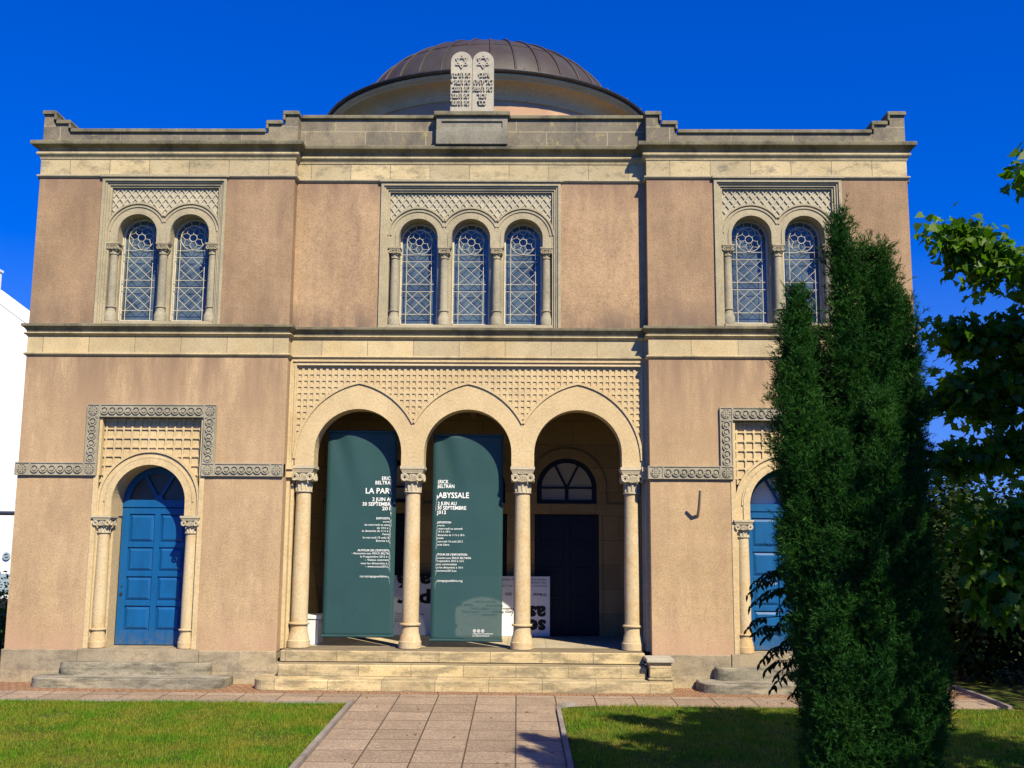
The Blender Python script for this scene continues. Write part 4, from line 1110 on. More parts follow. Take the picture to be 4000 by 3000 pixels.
b1 = [('', 'ERIC', 'K', 557, 600, 665, 18, 1), ('', 'BELTRA', 'N', 525, 600, 687, 18, 1), ('', 'LA PAR', 'T A', 478, 597, 728, 28, 1),
 ('', '2 JUIN A', 'U', 512, 600, 771, 18, 1), ('', '30 SEPTEMBR', 'E', 463, 603, 795, 18, 1), ('', '201', '2 0', 561, 600, 817, 18, 1),
 ('', 'EXPOSITI', 'ON', 534, 597, 867, 10, 1), ('', 'ouve', 'rte', 566, 597, 883, 9, 0), ('', 'du mercredi au sam', 'edi', 476, 597, 899, 10, 0), ('', 'de 14 h à ', '18 h', 538, 594, 915, 10, 0),
 ('', 'le dimanche de 11 h à ', '18 h', 465, 594, 930, 10, 0), ('', 'Ferm', 'ée', 567, 595, 946, 10, 0), ('', 'le mercredi 15 août 2', '012', 470, 597, 963, 10, 0), ('', 'Entrée Li', 'bre', 536, 596, 979, 10, 0),
 ('', "AUTOUR DE L'EXPOSITI", 'ON', 445, 597, 1027, 10, 1), ('', '– Rencontre avec ERICK BELTR', 'ÁN', 415, 599, 1042, 10, 0), ('', 'le 9 septembre 2012 à ', '16 h', 460, 593, 1058, 10, 0), ('', '– Visites commen', 'tées', 482, 597, 1074, 10, 0),
 ('', 'tous les dimanches à ', '16 h', 463, 593, 1091, 10, 0), ('', '– www.mono2012', '.eu', 484, 596, 1107, 10, 0), ('', 'cac-synagoguedelme.', 'org', 460, 596, 1155, 11, 0)]
C2 = -2.01-(628-840)/325.
b2 = [('E', 'RICK', '', 845, 889, 680, 18, 1), ('B', 'ELTRÁN', '', 845, 918, 703, 18, 1), ('LA', 'ABYSSALE', '', 838, 992, 748, 28, 1), ('2 ', 'JUIN AU', '', 851, 930, 790, 18, 1),
 ('3', '0 SEPTEMBRE', '', 845, 979, 812, 18, 1), ('2', '012', '', 842, 879, 834, 18, 1), ('E', 'XPOSITION', '', 838, 904, 885, 10, 1), ('ou', 'verte', '', 842, 872, 900, 9, 0),
 ('du', ' mercredi au samedi', '', 843, 961, 916, 10, 0), ('de', ' 14 h à 18 h', '', 840, 900, 931, 10, 0), ('le ', 'dimanche de 11 h à 18 h', '', 838, 971, 948, 10, 0), ('Fe', 'rmée', '', 840, 868, 963, 10, 0),
 ('le ', 'mercredi 15 août 2012', '', 838, 964, 980, 10, 0), ('En', 'trée Libre', '', 838, 897, 996, 10, 0), ('A', "UTOUR DE L'EXPOSITION", '', 832, 986, 1045, 10, 1), ('R', 'encontre avec ERICK BELTRÁN', '', 833, 1005, 1062, 10, 0),
 ('le ', '9 septembre 2012 à 16 h', '', 835, 970, 1077, 10, 0), ('Vi', 'sites commentées', '', 835, 936, 1093, 10, 0), ('to', 'us les dimanches à 16 h', '', 835, 966, 1109, 10, 0), ('w', 'ww.mono2012.eu', '', 832, 934, 1125, 10, 0),
 ('ca', 'c-synagoguedelme.org', '', 830, 965, 1174, 11, 0), ('', "CENTRE D'ART CONTEMPORAIN", '', 1018, 1116, 1433, 6, 0), ('', 'LA SYNAGOGUE DE DELME', '', 1018, 1100, 1443, 6, 0)]
banner(-3.075, -2.005, .655, 3.735, 'teal mesh banner in the left arch, its white text cut off after LA PAR', b1, C1, 1)
banner(-1.448, -.372, .605, 3.685, 'teal mesh banner in the middle arch with the word ABYSSALE and three round logos', b2, C2, -1, True)

# white printed board leaning upside down at the back of the porch
bx0, bx1, bz0, bz1, by = -2.36, .397, .468, 1.475, 2.90
lean = .05
def bpt(x, z, d=0): return (x, by+lean*(z-bz0)-d, z)
D = empty('exhibition_board', ((bx0+bx1)/2, by, bz0)); tag(D, 'long white board printed with heavy black letters, leaning upside down behind the columns', 'sign board')
m = MB(); q = [(bx0, bz0), (bx1, bz0), (bx1, bz1), (bx0, bz1)]
m.add([bpt(x, z) for x, z in q]+[bpt(x, z, -.02) for x, z in q], [(0, 1, 2, 3), (7, 6, 5, 4), (1, 0, 4, 5), (2, 1, 5, 6), (3, 2, 6, 7), (0, 3, 7, 4)])
obj('panel', m, 'panel_white', D)
def PXZ(px, py): return (bx1-(2010-px)*(bx1-.397+2.757)/ (2010-190)*1.0 if False else bx1-(2010-px)*.001515, bz1-(py-157)*.001478)
def turned(mb, body, px0, px1, py0, py1, off, caps=False):
    """text turned by 180 degrees filling the given box (px coordinates of the board)"""
    v, f = text_geo(body, off)
    a, b = min(p[0] for p in v), max(p[0] for p in v); c, d = min(p[1] for p in v), max(p[1] for p in v)
    X0, Z1 = PXZ(px0, py0); X1, Z0 = PXZ(px1, py1)
    put_text(mb, body, 1, lambda u, w: bpt(X1-(u-a)/(b-a)*(X1-X0), Z1-(w-c)/(d-c)*(Z1-Z0), .003), 1, off)
for w_, a_, b_, c_, d_ in (('se', 1760, 1965, 645, 772), ('as', 1760, 1965, 490, 618), ('dis', 655, 905, 465, 650), ('ap', 655, 905, 298, 450), ('per', 265, 650, 310, 480), ('asé', 255, 650, 130, 300)):
    big = MB(); turned(big, w_, a_, b_, c_, d_, .045); obj('large_word', big, 'ink', D)
for w_, a_, b_, c_, d_ in (('19 février', 1815, 1968, 348, 385), ('2010', 1503, 1576, 345, 378), ('Coco Fusco', 1237, 1410, 588, 620), ('Adrian Piper', 1008, 1203, 550, 585), ('Renzo Martens', 1362, 1590, 550, 588), ('William Pope L', 1095, 1308, 512, 548), ('Adam Pendleton', 1466, 1690, 518, 548), ('Joe Scanlan', 1283, 1480, 480, 512), ('Jimmie Durham', 1150, 1390, 435, 465), ('Kader Attia', 930, 1130, 475, 510), ('h', 1566, 1580, 592, 618)):
    big = MB(); turned(big, w_, a_, b_, c_, d_, .02); obj('text_line', big, 'ink', D)
for w_, a_, b_, c_, d_ in (('Visite avec le commissaire', 1700, 1970, 185, 212), ('sur demande', 1450, 1600, 185, 212), ('Visites commentées le dimanche', 1640, 1970, 220, 245), ('Exposition ouverte de 14h à 18h', 1450, 1970, 252, 278), ('33 RUE POINCARE', 250, 350, 585, 605), ('+33 (0)3 87 01 43', 245, 330, 612, 632), ('SYNAGOGUE DE DELME', 245, 345, 642, 662), ("CENTRE D'ART CONTEMPORAIN", 245, 360, 670, 690), ('www.cac', 530, 580, 590, 606)):
    sm = MB(); turned(sm, w_, a_, b_, c_, d_, .01); obj('text_line', sm, 'ink_grey', D)
for px in (265, 325):
    sm = MB(); cx, cz = PXZ(px, 735)
    for k in range(12):
        a0 = 2*pi*k/12; sm.bar((cx+.03*cos(a0), cz+.03*sin(a0)), (cx+.045*cos(a0), cz+.045*sin(a0)), .006, by+.01-.006, by+.0085)
    obj('round_logo', sm, 'ink_grey', D)
for a_, b_, py in ((1210, 1370, 568), (1080, 1230, 600), (1310, 1460, 533), (1440, 1560, 600)):
    sm = MB(); X0, Z = PXZ(a_, py); X1, _ = PXZ(b_, py); sm.add([bpt(X0, Z, .003), bpt(X1, Z, .003), bpt(X1, Z+.003, .003), bpt(X0, Z+.003, .003)], [(0, 1, 2, 3)]); obj('printed_rule', sm, 'ink_grey', D)
# white display box at the left of the porch
D = empty('display_box', (-3.36, 1.0, .49)); tag(D, 'low white display box with a slightly overhanging top behind the leftmost porch column', 'box')
m = MB(); m.box(-3.60, -3.19, .85, 1.25, .492, .875); obj('box_body', m, 'white_box_paint', D, bevel=.004)
m = MB(); m.box(-3.615, -3.15, .83, 1.27, .876, .93); obj('box_lid', m, 'white_box_paint', D, bevel=.004)

# ------------------------------------------------------------------ vegetation helpers
def quat_rand(n, g): 
    q = g.normal(size=(n, 4)); return q/np.linalg.norm(q, axis=1, keepdims=True)
def frames(nrm, g, jitter):
    """orthonormal frames whose third axis follows nrm with jitter"""
    n = len(nrm); w = nrm+g.normal(size=(n, 3))*jitter; w /= np.linalg.norm(w, axis=1, keepdims=True)
    t = g.normal(size=(n, 3)); u = np.cross(t, w); u /= np.linalg.norm(u, axis=1, keepdims=True)+1e-9
    return u, np.cross(w, u), w
MAPLE = [(0, 0), (.16, .02), (.44, -.10), (.36, .16), (.56, .30), (.34, .40), (.30, .62), (.17, .66), (0, 1.0)]
MAPLE = MAPLE+[(-x, y) for x, y in MAPLE[-2:0:-1]]
OVAL = [(0, 0), (.22, .25), (.26, .55), (.0, 1.0), (-.26, .55), (-.22, .25)]
def leaves(name, P, size, parent, material, shape, g, nrm=None, jitter=.6, fold=.18, droop=None):
    n = len(P); S = np.array(shape); k = len(S)
    nrm = np.tile([0, -.25, .8], (n, 1)) if nrm is None else nrm
    u, v, w = frames(nrm, g, jitter)
    if droop is not None:                    # let the tips hang down
        v = v+np.array([0, 0, -droop]); v /= np.linalg.norm(v, axis=1, keepdims=True); u = np.cross(v, w); u /= np.linalg.norm(u, axis=1, keepdims=True); w = np.cross(u, v)
    sz = size*g.uniform(.65, 1.2, n)
    X = S[:, 0][None, :, None]; Y = S[:, 1][None, :, None]; Z = (np.abs(S[:, 0])*fold-.22*S[:, 1]**2)[None, :, None]
    V = P[:, None, :]+sz[:, None, None]*(X*u[:, None, :]+Y*v[:, None, :]+Z*w[:, None, :])
    me = fastmesh(name, V.reshape(-1, 3), k); me.materials.append(mat(material))
    off = np.array(wloc(parent)); 
    me.transform(Matrix.Translation(-Vector(off))); o = bpy.data.objects.new(name, me); COL.objects.link(o); o.parent = parent
    return o
def limb_mesh(m, pts, r0, r1, seg=7):
    n = len(pts)
    # densify with slight wander
    P = []; R_ = []
    for i in range(n-1):
        a, b = Vector(pts[i]), Vector(pts[i+1])
        for t in (0, .5):
            q = a.lerp(b, t); 
            if t: q += Vector((random.uniform(-1, 1), random.uniform(-1, 1), random.uniform(-1, 1)))*(b-a).length*.05
            P.append(q); k = (i+t)/(n-1); R_.append(r0+(r1-r0)*k)
    P.append(Vector(pts[-1])); R_.append(r1); m.tube(P, R_, seg)

# ------------------------------------------------------------------ yew
def yew():
    g = np.random.default_rng(11); base = Vector((2.62, -7.7, gz(-7.7)))
    T = empty('yew_tree', base); tag(T, 'tall dark green upright yew with many pointed tips in front of the right door', 'tree')
    s_ = 7.9/8.4
    def c(x, z): return (x*s_, 2.08+(z-2.08)*s_)      # outline measured at 8.4 m, tree stands at 7.9 m
    cols = []   # (points, radii, depth offset)
    def col_(pts, dy):
        pts = [(x-.13*max(0, min(1, (x-2.72)/.3))*(1 if z < 2.8 else .45)+.03*(x < 2.3), z, r) for x, z, r in pts]
        cols.append(([(c(x, z)[0], -7.7+dy*1.15, c(x, z)[1]) for x, z, r in pts], [max(.022, r*s_-.026) for x, z, r in pts]))
    col_([(2.36, .0, .20), (2.22, 1.2, .20), (2.15, 2.2, .235), (2.10, 3.1, .205), (2.09, 3.7, .14), (2.12, 4.04, .07)], -.12)
    col_([(2.40, .0, .22), (2.32, 1.6, .22), (2.30, 2.6, .22), (2.29, 3.3, .17), (2.28, 3.75, .09)], .1)
    col_([(2.45, .0, .2), (2.35, 2.2, .2), (2.28, 3.3, .12), (2.24, 3.85, .07), (2.25, 4.22, .015)], .35)
    col_([(2.5, .0, .2), (2.42, 2.2, .2), (2.37, 3.3, .11), (2.345, 3.8, .07), (2.34, 4.16, .015)], .38)
    col_([(2.62, .0, .24), (2.60, 1.6, .25), (2.56, 2.8, .22), (2.54, 3.6, .17), (2.57, 4.1, .145), (2.55, 4.45, .115), (2.525, 4.72, .075)], -.05)
    col_([(2.75, .0, .26), (2.78, 1.6, .27), (2.76, 2.8, .24), (2.80, 3.5, .19), (2.84, 4.0, .19), (2.86, 4.25, .165), (2.83, 4.46, .11)], .0)
    col_([(2.85, .0, .24), (2.92, 1.6, .25), (2.92, 2.8, .22), (2.93, 3.5, .16), (2.94, 4.0, .15), (2.95, 4.26, .09)], .12)
    col_([(2.86, .0, .24), (3.0, 1.0, .25), (3.04, 2.2, .22), (3.06, 3.1, .15), (3.09, 3.7, .135), (3.09, 4.06, .08)], .05)
    col_([(2.90, .0, .22), (3.06, .9, .24), (3.12, 1.8, .20), (3.14, 2.8, .17), (3.15, 3.4, .13), (3.18, 3.66, .06)], .15)
    col_([(2.55, .0, .24), (2.55, .9, .26), (2.60, 1.8, .24), (2.68, 2.6, .17), (2.70, 3.2, .06)], -.30)
    col_([(2.80, .0, .24), (2.86, .9, .26), (2.92, 1.7, .22), (2.97, 2.3, .15), (3.0, 2.8, .05)], -.27)
    col_([(2.30, .0, .16), (2.26, .7, .20), (2.30, 1.6, .18), (2.36, 2.4, .13), (2.38, 2.9, .05)], -.28)
    col_([(3.02, .1, .14), (3.12, .7, .17), (3.16, 1.2, .16), (3.14, 1.7, .05)], -.12)
    PP = []; NN = []; inner = []; stems = MB()
    for ci, (pts, rad) in enumerate(cols):
        P = [Vector(p) for p in pts]; L = [0]
        for i in range(len(P)-1): L.append(L[-1]+(P[i+1]-P[i]).length)
        tot = L[-1]; ra = np.interp(np.linspace(0, tot, 60), L, rad)
        nt_ = int(1250*tot*(ra.mean()+.04))+60                      # tufts on this stem
        w_ = ra+.02; cdf = np.cumsum(w_)/w_.sum(); t = np.interp(g.random(nt_), cdf, np.linspace(0, tot, 60))
        t = np.concatenate([t, np.linspace(tot*.9, tot, 8)]); nt_ = len(t)
        a = g.uniform(0, 2*pi, nt_)
        C_ = np.stack([np.interp(t, L, [p.x for p in P]), np.interp(t, L, [p.y for p in P]), np.interp(t, L, [p.z for p in P])], 1); r = np.interp(t, L, rad)
        nb = int(tot*11); bt = g.uniform(0, tot, nb); ba = g.uniform(0, 2*pi, nb); bh = g.uniform(.7, 1.25, nb)
        da2 = np.abs((a[:, None]-ba[None, :]+pi) % (2*pi)-pi); dd2 = ((t[:, None]-bt[None, :])/.11)**2+(da2/.55)**2+np.minimum(0, (t[:, None]-bt[None, :])/.11)*.3
        k = .62+.46*np.max(np.exp(-dd2)*bh[None, :], 1)+g.uniform(-.06, .05, nt_)
        C_ += np.stack([np.cos(a)*r*k, np.sin(a)*r*k, np.zeros(nt_)], 1)
        D_ = np.stack([np.cos(a)*.55, np.sin(a)*.55, np.full(nt_, .85)], 1)+g.normal(size=(nt_, 3))*.15
        ni = nt_*9; ti = np.interp(g.random(ni), cdf, np.linspace(0, tot, 60)); ai = g.uniform(0, 2*pi, ni); ri_ = np.interp(ti, L, rad)*.80*np.sqrt(g.random(ni))
        inner.append(np.stack([np.interp(ti, L, [p.x for p in P])+np.cos(ai)*ri_, np.interp(ti, L, [p.y for p in P])+np.sin(ai)*ri_, np.interp(ti, L, [p.z for p in P])], 1))
        ns = 14; C2_ = np.repeat(C_, ns, 0); D2_ = np.repeat(D_, ns, 0); n = len(C2_)
        ext = g.uniform(-.05, .085, n)[:, None]; sp_ = g.normal(size=(n, 3))*(.026*np.minimum(1.0, np.repeat(r, ns)/.08+.25))[:, None]
        pos = C2_+D2_*ext+sp_; keep = pos[:, 2] > base.z+.05
        PP.append(pos[keep]); NN.append((D2_+sp_*9)[keep])
        stems.tube([tuple(p-Vector((0, 0, .05))) for p in P[:5]], [.035, .03, .025, .02, .012][:len(P[:5])], 6)
    Pn = np.concatenate(PP); Nn = np.concatenate(NN); n = len(Pn)
    # a sprig: needles fanned round a short shoot
    u, v, w = frames(Nn, g, .45)
    need = 8; tri = []
    ln = g.uniform(.038, .078, n)
    for i in range(need):
        th = 2*pi*i/need+g.uniform(-.4, .4, n); sp = g.uniform(.35, 1.0, n)
        if i == 0: sp = sp*.1
        d = w*np.cos(sp)[:, None]+(u*np.cos(th)[:, None]+v*np.sin(th)[:, None])*np.sin(sp)[:, None]
        o0 = Pn+w*(ln*g.uniform(-.3, .5, n))[:, None]
        sd_ = np.cross(d, g.normal(size=(n, 3))); sd_ /= np.linalg.norm(sd_, axis=1, keepdims=True)
        L_ = (ln*g.uniform(.45, .8, n))[:, None]; wd = .0028
        tri.append(np.stack([o0-sd_*wd, o0+sd_*wd, o0+d*L_], 1))
    V = np.concatenate(tri).reshape(-1, 3)
    me = fastmesh('foliage', V, 3); me.materials.append(mat('yew_needles')); me.transform(Matrix.Translation(-base))
    fo = bpy.data.objects.new('foliage', me); COL.objects.link(fo); fo.parent = T
    IN = np.concatenate(inner); IN = IN[IN[:, 2] > base.z+.05]; leaves('inner_foliage', IN, .055, T, 'yew_needles', [(0, 0), (.14, .3), (.10, .7), (0, 1), (-.10, .7), (-.14, .3)], g, jitter=1.2)
    obj('trunk', stems, 'bark', T, smooth=True)
yew()
m = MB(); m.tube([(3.10, -7.95, .50), (3.24, -7.98, .515)], .006, 6)
tag(obj('plant_stake', m, 'wood_stick'), 'thin pale reddish stick poking out of the right side of the yew', 'stick')

# ------------------------------------------------------------------ wisteria-like shrub beside the yew
def pinnate():
    g = np.random.default_rng(5); base = Vector((2.30, -7.25, gz(-7.25)))
    T = empty('climbing_shrub', base); tag(T, 'dark shrub with long drooping feathery leaves at the left foot of the yew', 'shrub')
    st = MB(); P = []; U = []; Wd = []
    D0 = 8.35
    def at(px, py, dd=0): return Vector(((px-2063)/4115*(D0+dd), -15.6+D0+dd, 2.08-(py-2113)/4115*(D0+dd)))
    tips = [(2905, 2290), (2925, 2250), (2960, 2235), (3010, 2210), (2915, 2330), (2960, 2310), (2900, 2420), (2930, 2440), (2960, 2460), (3000, 2420), (3050, 2460), (2945, 2545), (2965, 2570), (3000, 2600), (3060, 2660), (3090, 2620), (3050, 2560), (3100, 2520), (3020, 2350), (3060, 2300), (3080, 2380), (2985, 2640), (3110, 2450), (3010, 2490), (2990, 2520), (3040, 2260)]
    quads = []
    for i, (x, y) in enumerate(tips):
        tip = at(x, y+18, g.uniform(-.25, .25)); root = at(x+g.uniform(70, 130), y-g.uniform(10, 60), g.uniform(-.1, .2))
        mid = (tip+root)/2+Vector((0, 0, .04)); pts = [root, mid, tip]
        st.tube([tuple(p) for p in pts], [.004, .003, .0015], 4)
        node = at(3150, y-20, .25); st.tube([tuple(node), tuple((node+root)/2+Vector((0, 0, .02))), tuple(root)], [.008, .006, .004], 5)
        for t in np.linspace(.12, 1, 7):
            p = root.lerp(mid, t*2) if t < .5 else mid.lerp(tip, t*2-1)
            for s in ((-1, 1) if t < .99 else (0,)):
                quads.append((p, Vector((-.25+s*.55+g.normal()*.15, s*.3+g.normal()*.3, -.9+g.normal()*.15))))
    Pn = []; 
    for p, d in quads:
        d = d.normalized(); sd_ = d.cross(Vector((g.normal()*.4, -1, g.normal()*.4))).normalized(); L = .075*g.uniform(.75, 1.2)
        for x, y in OVAL: q = p+d*(y*L)+sd_*(x*L*.62); Pn.append(tuple(q-base))
    me = fastmesh('foliage', np.array(Pn), 6); me.materials.append(mat('wisteria_leaves')); o = bpy.data.objects.new('foliage', me); COL.objects.link(o); o.parent = T
    st.tube([(2.30, -7.25, base.z-.03), (2.22, -7.3, .6), (2.25, -7.25, 1.3), (2.3, -7.2, 1.75)], [.02, .016, .012, .006], 6)
    obj('stem', st, 'bark', T, smooth=True)
pinnate()

# ------------------------------------------------------------------ maple on the right
def shadow_ok(P, ymax=-1.55):
    """keep foliage whose shade stays off the facade"""
    h = P[:, 2]+.05; sy = P[:, 1]+h*cos(AZ)/math.tan(EL); sx = P[:, 0]-h*sin(AZ)/math.tan(EL)
    return (sy < ymax) | (sx > 5.9)
def maple():
    g = np.random.default_rng(21); random.seed(21); base = Vector((6.15, -9.1, gz(-9.1)))
    T = empty('maple_tree', base); tag(T, 'broad lobed-leaf maple reaching in from the right edge, sunlit above and dark below', 'tree')
    m = MB(); limb_mesh(m, [base-Vector((0, 0, .1)), (6.14, -9.06, 1.0), (6.12, -9.03, 2.1), (6.25, -9.1, 3.6), (6.4, -9.2, 5.0), (6.5, -9.1, 6.2)], .20, .05, 9)
    obj('trunk', m, 'bark', T, smooth=True)
    br = [([(6.8, -8.3, 2.3), (5.9, -7.5, 3.5), (5.0, -6.6, 4.15), (4.45, -6.0, 4.58), (4.02, -5.85, 4.98)], [.9, .7, .40, .26, .14], 1000),
          ([(6.8, -8.3, 2.1), (5.8, -7.6, 3.1), (5.0, -6.8, 3.6), (4.3, -6.35, 3.85), (3.80, -6.2, 3.95)], [.9, .6, .42, .28, .14], 900),
          ([(6.8, -8.3, 1.9), (5.8, -7.6, 2.8), (5.0, -6.8, 3.2), (4.3, -6.4, 3.38), (3.72, -6.2, 3.40)], [.8, .6, .42, .30, .16], 900),
          ([(6.8, -8.3, 1.8), (5.8, -7.4, 2.8), (4.7, -6.5, 3.02), (4.1, -6.35, 2.86), (3.55, -6.3, 2.74)], [.8, .5, .24, .20, .15], 420),
          ([(6.8, -8.3, 1.7), (5.7, -7.9, 2.3), (4.7, -7.5, 2.5), (4.0, -7.3, 2.3), (3.45, -7.3, 2.15)], [.8, .6, .40, .28, .18], 760),
          ([(6.8, -8.3, 1.5), (5.6, -7.9, 1.9), (4.6, -7.5, 2.0), (4.0, -7.4, 1.9), (3.6, -7.3, 1.75)], [.8, .6, .48, .38, .24], 1000),
          ([(6.8, -8.4, 3.4), (5.9, -8.0, 4.4), (5.1, -7.6, 5.0), (4.5, -7.3, 5.2), (4.12, -7.25, 5.06)], [.8, .6, .35, .22, .12], 380),
          ([(6.8, -8.4, 3.0), (5.9, -8.0, 3.9), (5.2, -7.6, 4.4), (4.7, -7.3, 4.55), (4.22, -7.2, 4.45)], [.8, .6, .35, .22, .12], 300)]
    CAM_ = Vector((0, -15.6, 2.08)); PP = []
    br = [([tuple(CAM_+(Vector(p)-CAM_)*.9) for p in pts], [r*.92 for r in rad], int(n*1.9)) for pts, rad, n in br]
    for pts, rad, n in br:
        m = MB(); limb_mesh(m, pts, .055, .008, 6)
        for _ in range(10):
            t = random.uniform(1.2, len(pts)-1.05); i = int(t); a = Vector(pts[i]).lerp(Vector(pts[i+1]), t-i); r = rad[i]+(rad[i+1]-rad[i])*(t-i)
            d = Vector((random.gauss(-.3, .6), random.gauss(0, .6), random.gauss(.2, .6))).normalized(); limb_mesh(m, [a, a+d*r*.6+Vector((0, 0, .04)), a+d*r*1.15], .012, .003, 5)
        obj('branch', m, 'bark', T, smooth=True)
        t = g.uniform(0, 1, n)**.8*(len(pts)-1); ii = np.minimum(t.astype(int), len(pts)-2); fr = (t-ii)[:, None]; A = np.array(pts)
        c = A[ii]*(1-fr)+A[ii+1]*fr; r = (np.array(rad)[ii]*(1-fr[:, 0])+np.array(rad)[ii+1]*fr[:, 0])
        # leaves gather in sprays
        ns = max(12, n//14); tc = g.uniform(.3, 1, ns)**.7*(len(pts)-1); ic = np.minimum(tc.astype(int), len(pts)-2); fc = (tc-ic)[:, None]
        cc = A[ic]*(1-fc)+A[ic+1]*fc; rc = np.array(rad)[ic]*(1-fc[:, 0])+np.array(rad)[ic+1]*fc[:, 0]
        dd = g.normal(size=(ns, 3)); dd /= np.linalg.norm(dd, axis=1, keepdims=True); cc = cc+dd*(rc*g.uniform(.2, 1, ns))[:, None]
        pick = g.integers(0, ns, n); P = cc[pick]+g.normal(size=(n, 3))*np.array([.085, .085, .06]); PP.append(P)
    # body of the crown beyond the frame
    n = 7500; d = g.normal(size=(n, 3)); d /= np.linalg.norm(d, axis=1, keepdims=True)
    ns = 260; s = g.normal(size=(ns, 3)); s /= np.linalg.norm(s, axis=1, keepdims=True); s = s*g.uniform(.45, 1, (ns, 1))**.6*np.array([2.4, 1.9, 2.2])+np.array([6.5, -9.2, 4.3])
    P = s[g.integers(0, ns, n)]+g.normal(size=(n, 3))*.22
    P = P[(P[:, 0] > .505*(P[:, 1]+15.6)) | (P[:, 2] < 2.0)]; PP.append(P)
    n = 7000; s = g.normal(size=(150, 3)); s /= np.linalg.norm(s, axis=1, keepdims=True); s = s*g.uniform(.3, 1, (150, 1))**.6*np.array([1.7, 1.9, 1.6])+np.array([5.4, -9.9, 4.6])  # unseen extra lobe of the crown, added to shade the lower branches
    P = s[g.integers(0, 150, n)]+g.normal(size=(n, 3))*.2; PP.append(P[P[:, 0] > .505*(P[:, 1]+15.6)])
    n = 3000; s = g.normal(size=(70, 3)); s /= np.linalg.norm(s, axis=1, keepdims=True); s = s*g.uniform(.3, 1, (70, 1))**.6*np.array([.85, .9, 1.15])+np.array([5.35, -7.3, 4.5])  # second unseen lobe, added to darken the right lawn with its shadow
    P = s[g.integers(0, 70, n)]+g.normal(size=(n, 3))*.14; PP.append(P[P[:, 0] > .505*(P[:, 1]+15.6)])
    SZ = np.concatenate([np.full(len(q), .088 if i_ < len(br) else .135) for i_, q in enumerate(PP)])
    P = np.concatenate(PP); ok_ = shadow_ok(P) & (P[:, 2] > .6); P = P[ok_]; SZ = SZ[ok_]
    leaves('foliage', P, SZ, T, 'maple_leaves', MAPLE, g, jitter=.55, droop=.55)
maple()

def bush(name, base, ctr, rad, n, size, material, label, cat, seed, group=None, shape=OVAL, trunk=.12, ns=90, filt=None, solid=True, jitter=.7):
    g = np.random.default_rng(seed); random.seed(seed); base = Vector(base)
    T = empty(name, base); tag(T, label, cat, group)
    m = MB(); top = Vector(ctr)+Vector((0, 0, rad[2]*.3)); limb_mesh(m, [base-Vector((0, 0, .15)), base.lerp(top, .4), base.lerp(top, .75), top], trunk, trunk*.25, 8)
    for _ in range(6):
        d = Vector((random.gauss(0, 1), random.gauss(0, 1), random.uniform(.1, .9))).normalized(); a = base.lerp(top, random.uniform(.45, .9))
        limb_mesh(m, [a, a+Vector((d.x*rad[0]*.35, d.y*rad[1]*.35, d.z*rad[2]*.3)), a+Vector((d.x*rad[0]*.7, d.y*rad[1]*.7, d.z*rad[2]*.5))], trunk*.4, trunk*.1, 6)
    obj('trunk', m, 'bark', T, smooth=True)
    s = g.normal(size=(ns, 3)); s /= np.linalg.norm(s, axis=1, keepdims=True); s = s*g.uniform(.55, 1, (ns, 1))*np.array(rad)+np.array(ctr)
    sig = np.array(rad)*.16
    P = s[g.integers(0, ns, n)]+g.normal(size=(n, 3))*sig
    P = P[P[:, 2] > base.z+.02]
    if filt is not None: P = P[filt(P)]
    nr = P-np.array(ctr); nr /= np.linalg.norm(nr, axis=1, keepdims=True); nr[:, 2] += .5
    leaves('foliage', P, size, T, material, shape, g, nrm=nr, jitter=jitter)
    return T
# shading trees beyond the right edge and the dark planting behind the yew
bush('broadleaf_tree', (11.2, -4.2, gz(-4.2)), (10.8, -4.0, 5.4), (3.1, 2.7, 3.0), 7000, .20, 'maple_leaves', 'large round broadleaf tree standing in the garden beyond the right edge of the picture', 'tree', 31, trunk=.22, ns=240, shape=OVAL, filt=lambda P: (P[:, 0] > .52*(P[:, 1]+15.6)) & shadow_ok(P))
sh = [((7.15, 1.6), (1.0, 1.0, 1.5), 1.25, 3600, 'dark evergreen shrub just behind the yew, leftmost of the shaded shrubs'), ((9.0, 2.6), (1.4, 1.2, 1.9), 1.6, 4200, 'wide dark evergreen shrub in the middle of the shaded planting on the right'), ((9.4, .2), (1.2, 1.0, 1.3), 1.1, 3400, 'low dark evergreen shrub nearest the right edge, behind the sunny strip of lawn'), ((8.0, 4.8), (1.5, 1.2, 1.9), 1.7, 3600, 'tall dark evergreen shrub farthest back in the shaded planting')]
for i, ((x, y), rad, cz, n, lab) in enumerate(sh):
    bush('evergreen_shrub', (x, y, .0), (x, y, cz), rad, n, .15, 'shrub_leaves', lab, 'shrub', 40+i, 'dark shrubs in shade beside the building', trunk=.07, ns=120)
bush('distant_tree', (22.8, 40, -.6), (22.8, 40, 2.6), (2.6, 2.2, 2.4), 5200, .34, 'far_leaves', 'round olive green tree far off, its top showing above the dark shrubs', 'tree', 50, trunk=.3, ns=170)
bush('clipped_shrub', (-9.5, 2.6, .0), (-9.5, 2.6, .7), (.9, .9, .85), 3600, .09, 'hedge_leaves', 'green garden shrub at the left edge below the parked van', 'shrub', 51, trunk=.05, ns=140)

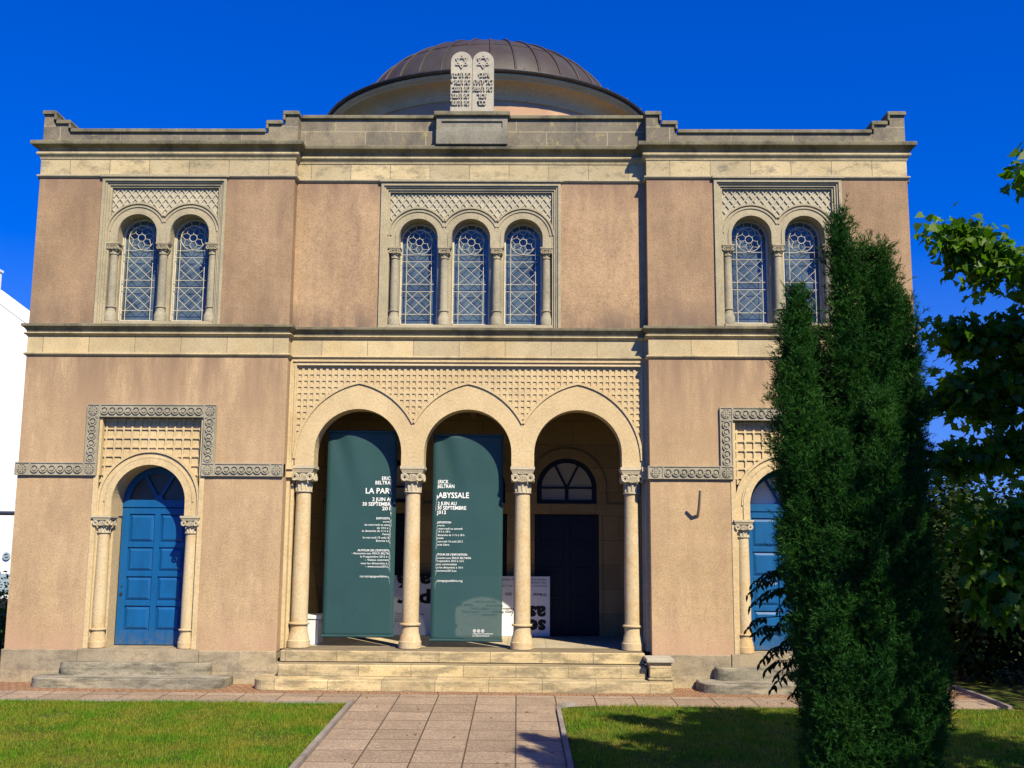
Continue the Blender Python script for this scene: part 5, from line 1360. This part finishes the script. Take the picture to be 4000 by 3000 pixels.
# ------------------------------------------------------------------ neighbours on the left
D = empty('white_house', (-19.5, 15, -.0)); tag(D, 'tall white rendered house with a steep white gable beyond the left corner of the synagogue', 'house')
hx0, hx1, ridge, ez, rz_ = -24.4, -14.2, -19.3, 7.83, 11.45
m = MB(); m.plate([(hx0, -.2), (hx1, -.2), (hx1, ez), (ridge, rz_), (hx0, ez)], 15, 16.6); obj('wall', m, 'wall_white', D)
m = MB()
for s, e in ((-1, hx0), (1, hx1)):
    nx_, nz_ = (e-ridge), (ez-rz_); L = hypot(nx_, nz_); ux, uz = nx_/L, nz_/L
    a = (ridge, rz_+.02); b = (e+ux*.35, ez+.02+uz*.35)
    m.plate([a, b, (b[0], b[1]+.22), (a[0], a[1]+.22)] if s > 0 else [b, a, (a[0], a[1]+.22), (b[0], b[1]+.22)], 14.985, 16.7)
obj('roof', m, 'wall_white', D)
m = MB(); m.box(-17.5, -16.44, 15.3, 16.2, 9.2, 10.25); m.box(-17.55, -16.41, 15.25, 16.25, 10.251, 10.32); obj('chimney', m, 'wall_white', D)
for zz in (2.0, 5.0):
    m = MB(); m.box(-20.4, -19.2, 14.96, 14.999, zz, zz+1.4); f_ = obj('window', m, 'cream_frame', D); m = MB(); m.box(-20.3, -19.3, 14.94, 14.959, zz+.1, zz+1.3); obj('pane', m, 'window_glass', f_)
D = empty('parked_van', (-11.7, 8.2, .0)); tag(D, 'white high roofed van parked at the left edge, in front of the white house', 'van')
m = MB(); vx0, vx1 = -12.65, -10.42
prof_ = [(vx0, .45), (vx1, .45), (vx1+.04, 1.2), (vx1-.02, 2.42), (vx0+.02, 2.42), (vx0-.04, 1.2)]
m.plate(prof_, 6.0, 11.2); bd = obj('body', m, 'van_paint', D, bevel=.04)
m = MB(); m.plate([(vx0+.03, 2.46), (vx1-.03, 2.46), (vx1-.10, 2.62), (vx1-.26, 2.80), (vx1-.45, 2.87), (vx0+.45, 2.87), (vx0+.26, 2.80), (vx0+.10, 2.62)], 6.02, 11.1); obj('roof', m, 'van_paint', D, bevel=.04)
m = MB(); m.box(vx0+.05, vx1-.05, 6.01, 11.1, 2.415, 2.465); obj('roof_seam', m, 'black_rubber', D)
m = MB(); m.box(vx0+.08, -11.56, 5.975, 5.9995, 1.15, 2.32); obj('rear_window', m, 'black_rubber', D)
m = MB(); m.box(vx0+.02, vx1+.015, 5.98, 5.9992, .62, 1.93) if False else m.box(vx0+.02, vx1+.012, 5.982, 5.9988, .75, 1.14); obj('lower_panel', m, 'van_grey', D)
m = MB(); m.arcband(-10.60, 1.52, .055, .085, 5.955, 5.974, 0, 2*pi, 18); m.bar((-10.68, 1.50), (-10.52, 1.54), .03, 5.957, 5.974); obj('emblem', m, 'van_grey', D)
m = MB(); m.box(vx0-.02, vx1+.03, 5.9, 6.0-.001, .38, .60); obj('bumper', m, 'black_rubber', D, bevel=.02)
for wx in (vx0+.02, vx1-.24):
    for wy in (7.0, 10.0):
        m = MB(); m.tube([(wx, wy, .34), (wx+.22, wy, .34)], .34, 24); wh = obj('wheel', m, 'black_rubber', D); m = MB(); m.tube([(wx-.005, wy, .34), (wx+.225, wy, .34)], .19, 16); obj('rim', m, 'van_grey', wh)
D.location = (-13.57, 11.8, 0); D.scale = (1.1, 1, 1.08)
# a few dry leaves blown on to the paving
g_ = np.random.default_rng(77); n_ = 46
LX = np.concatenate([g_.uniform(-2.1, .3, 20), g_.uniform(-7, 5.5, 26)]); LY = np.concatenate([g_.uniform(-5.3, -1.6, 20), g_.uniform(-1.45, -.72, 26)])
LP = np.stack([LX, LY, np.array([gz(v) for v in LY])+.012], 1)
plain('dry_leaf', (.20, .13, .05), .8, .1, .4, 9)
DL = leaves('fallen_leaves', LP, .05, None, 'dry_leaf', OVAL, g_, nrm=np.tile([0, 0, 1.0], (n_, 1)), jitter=.25)
tag(DL, 'small dry brown leaves scattered over the path and front pavement', 'leaves', kind='stuff')
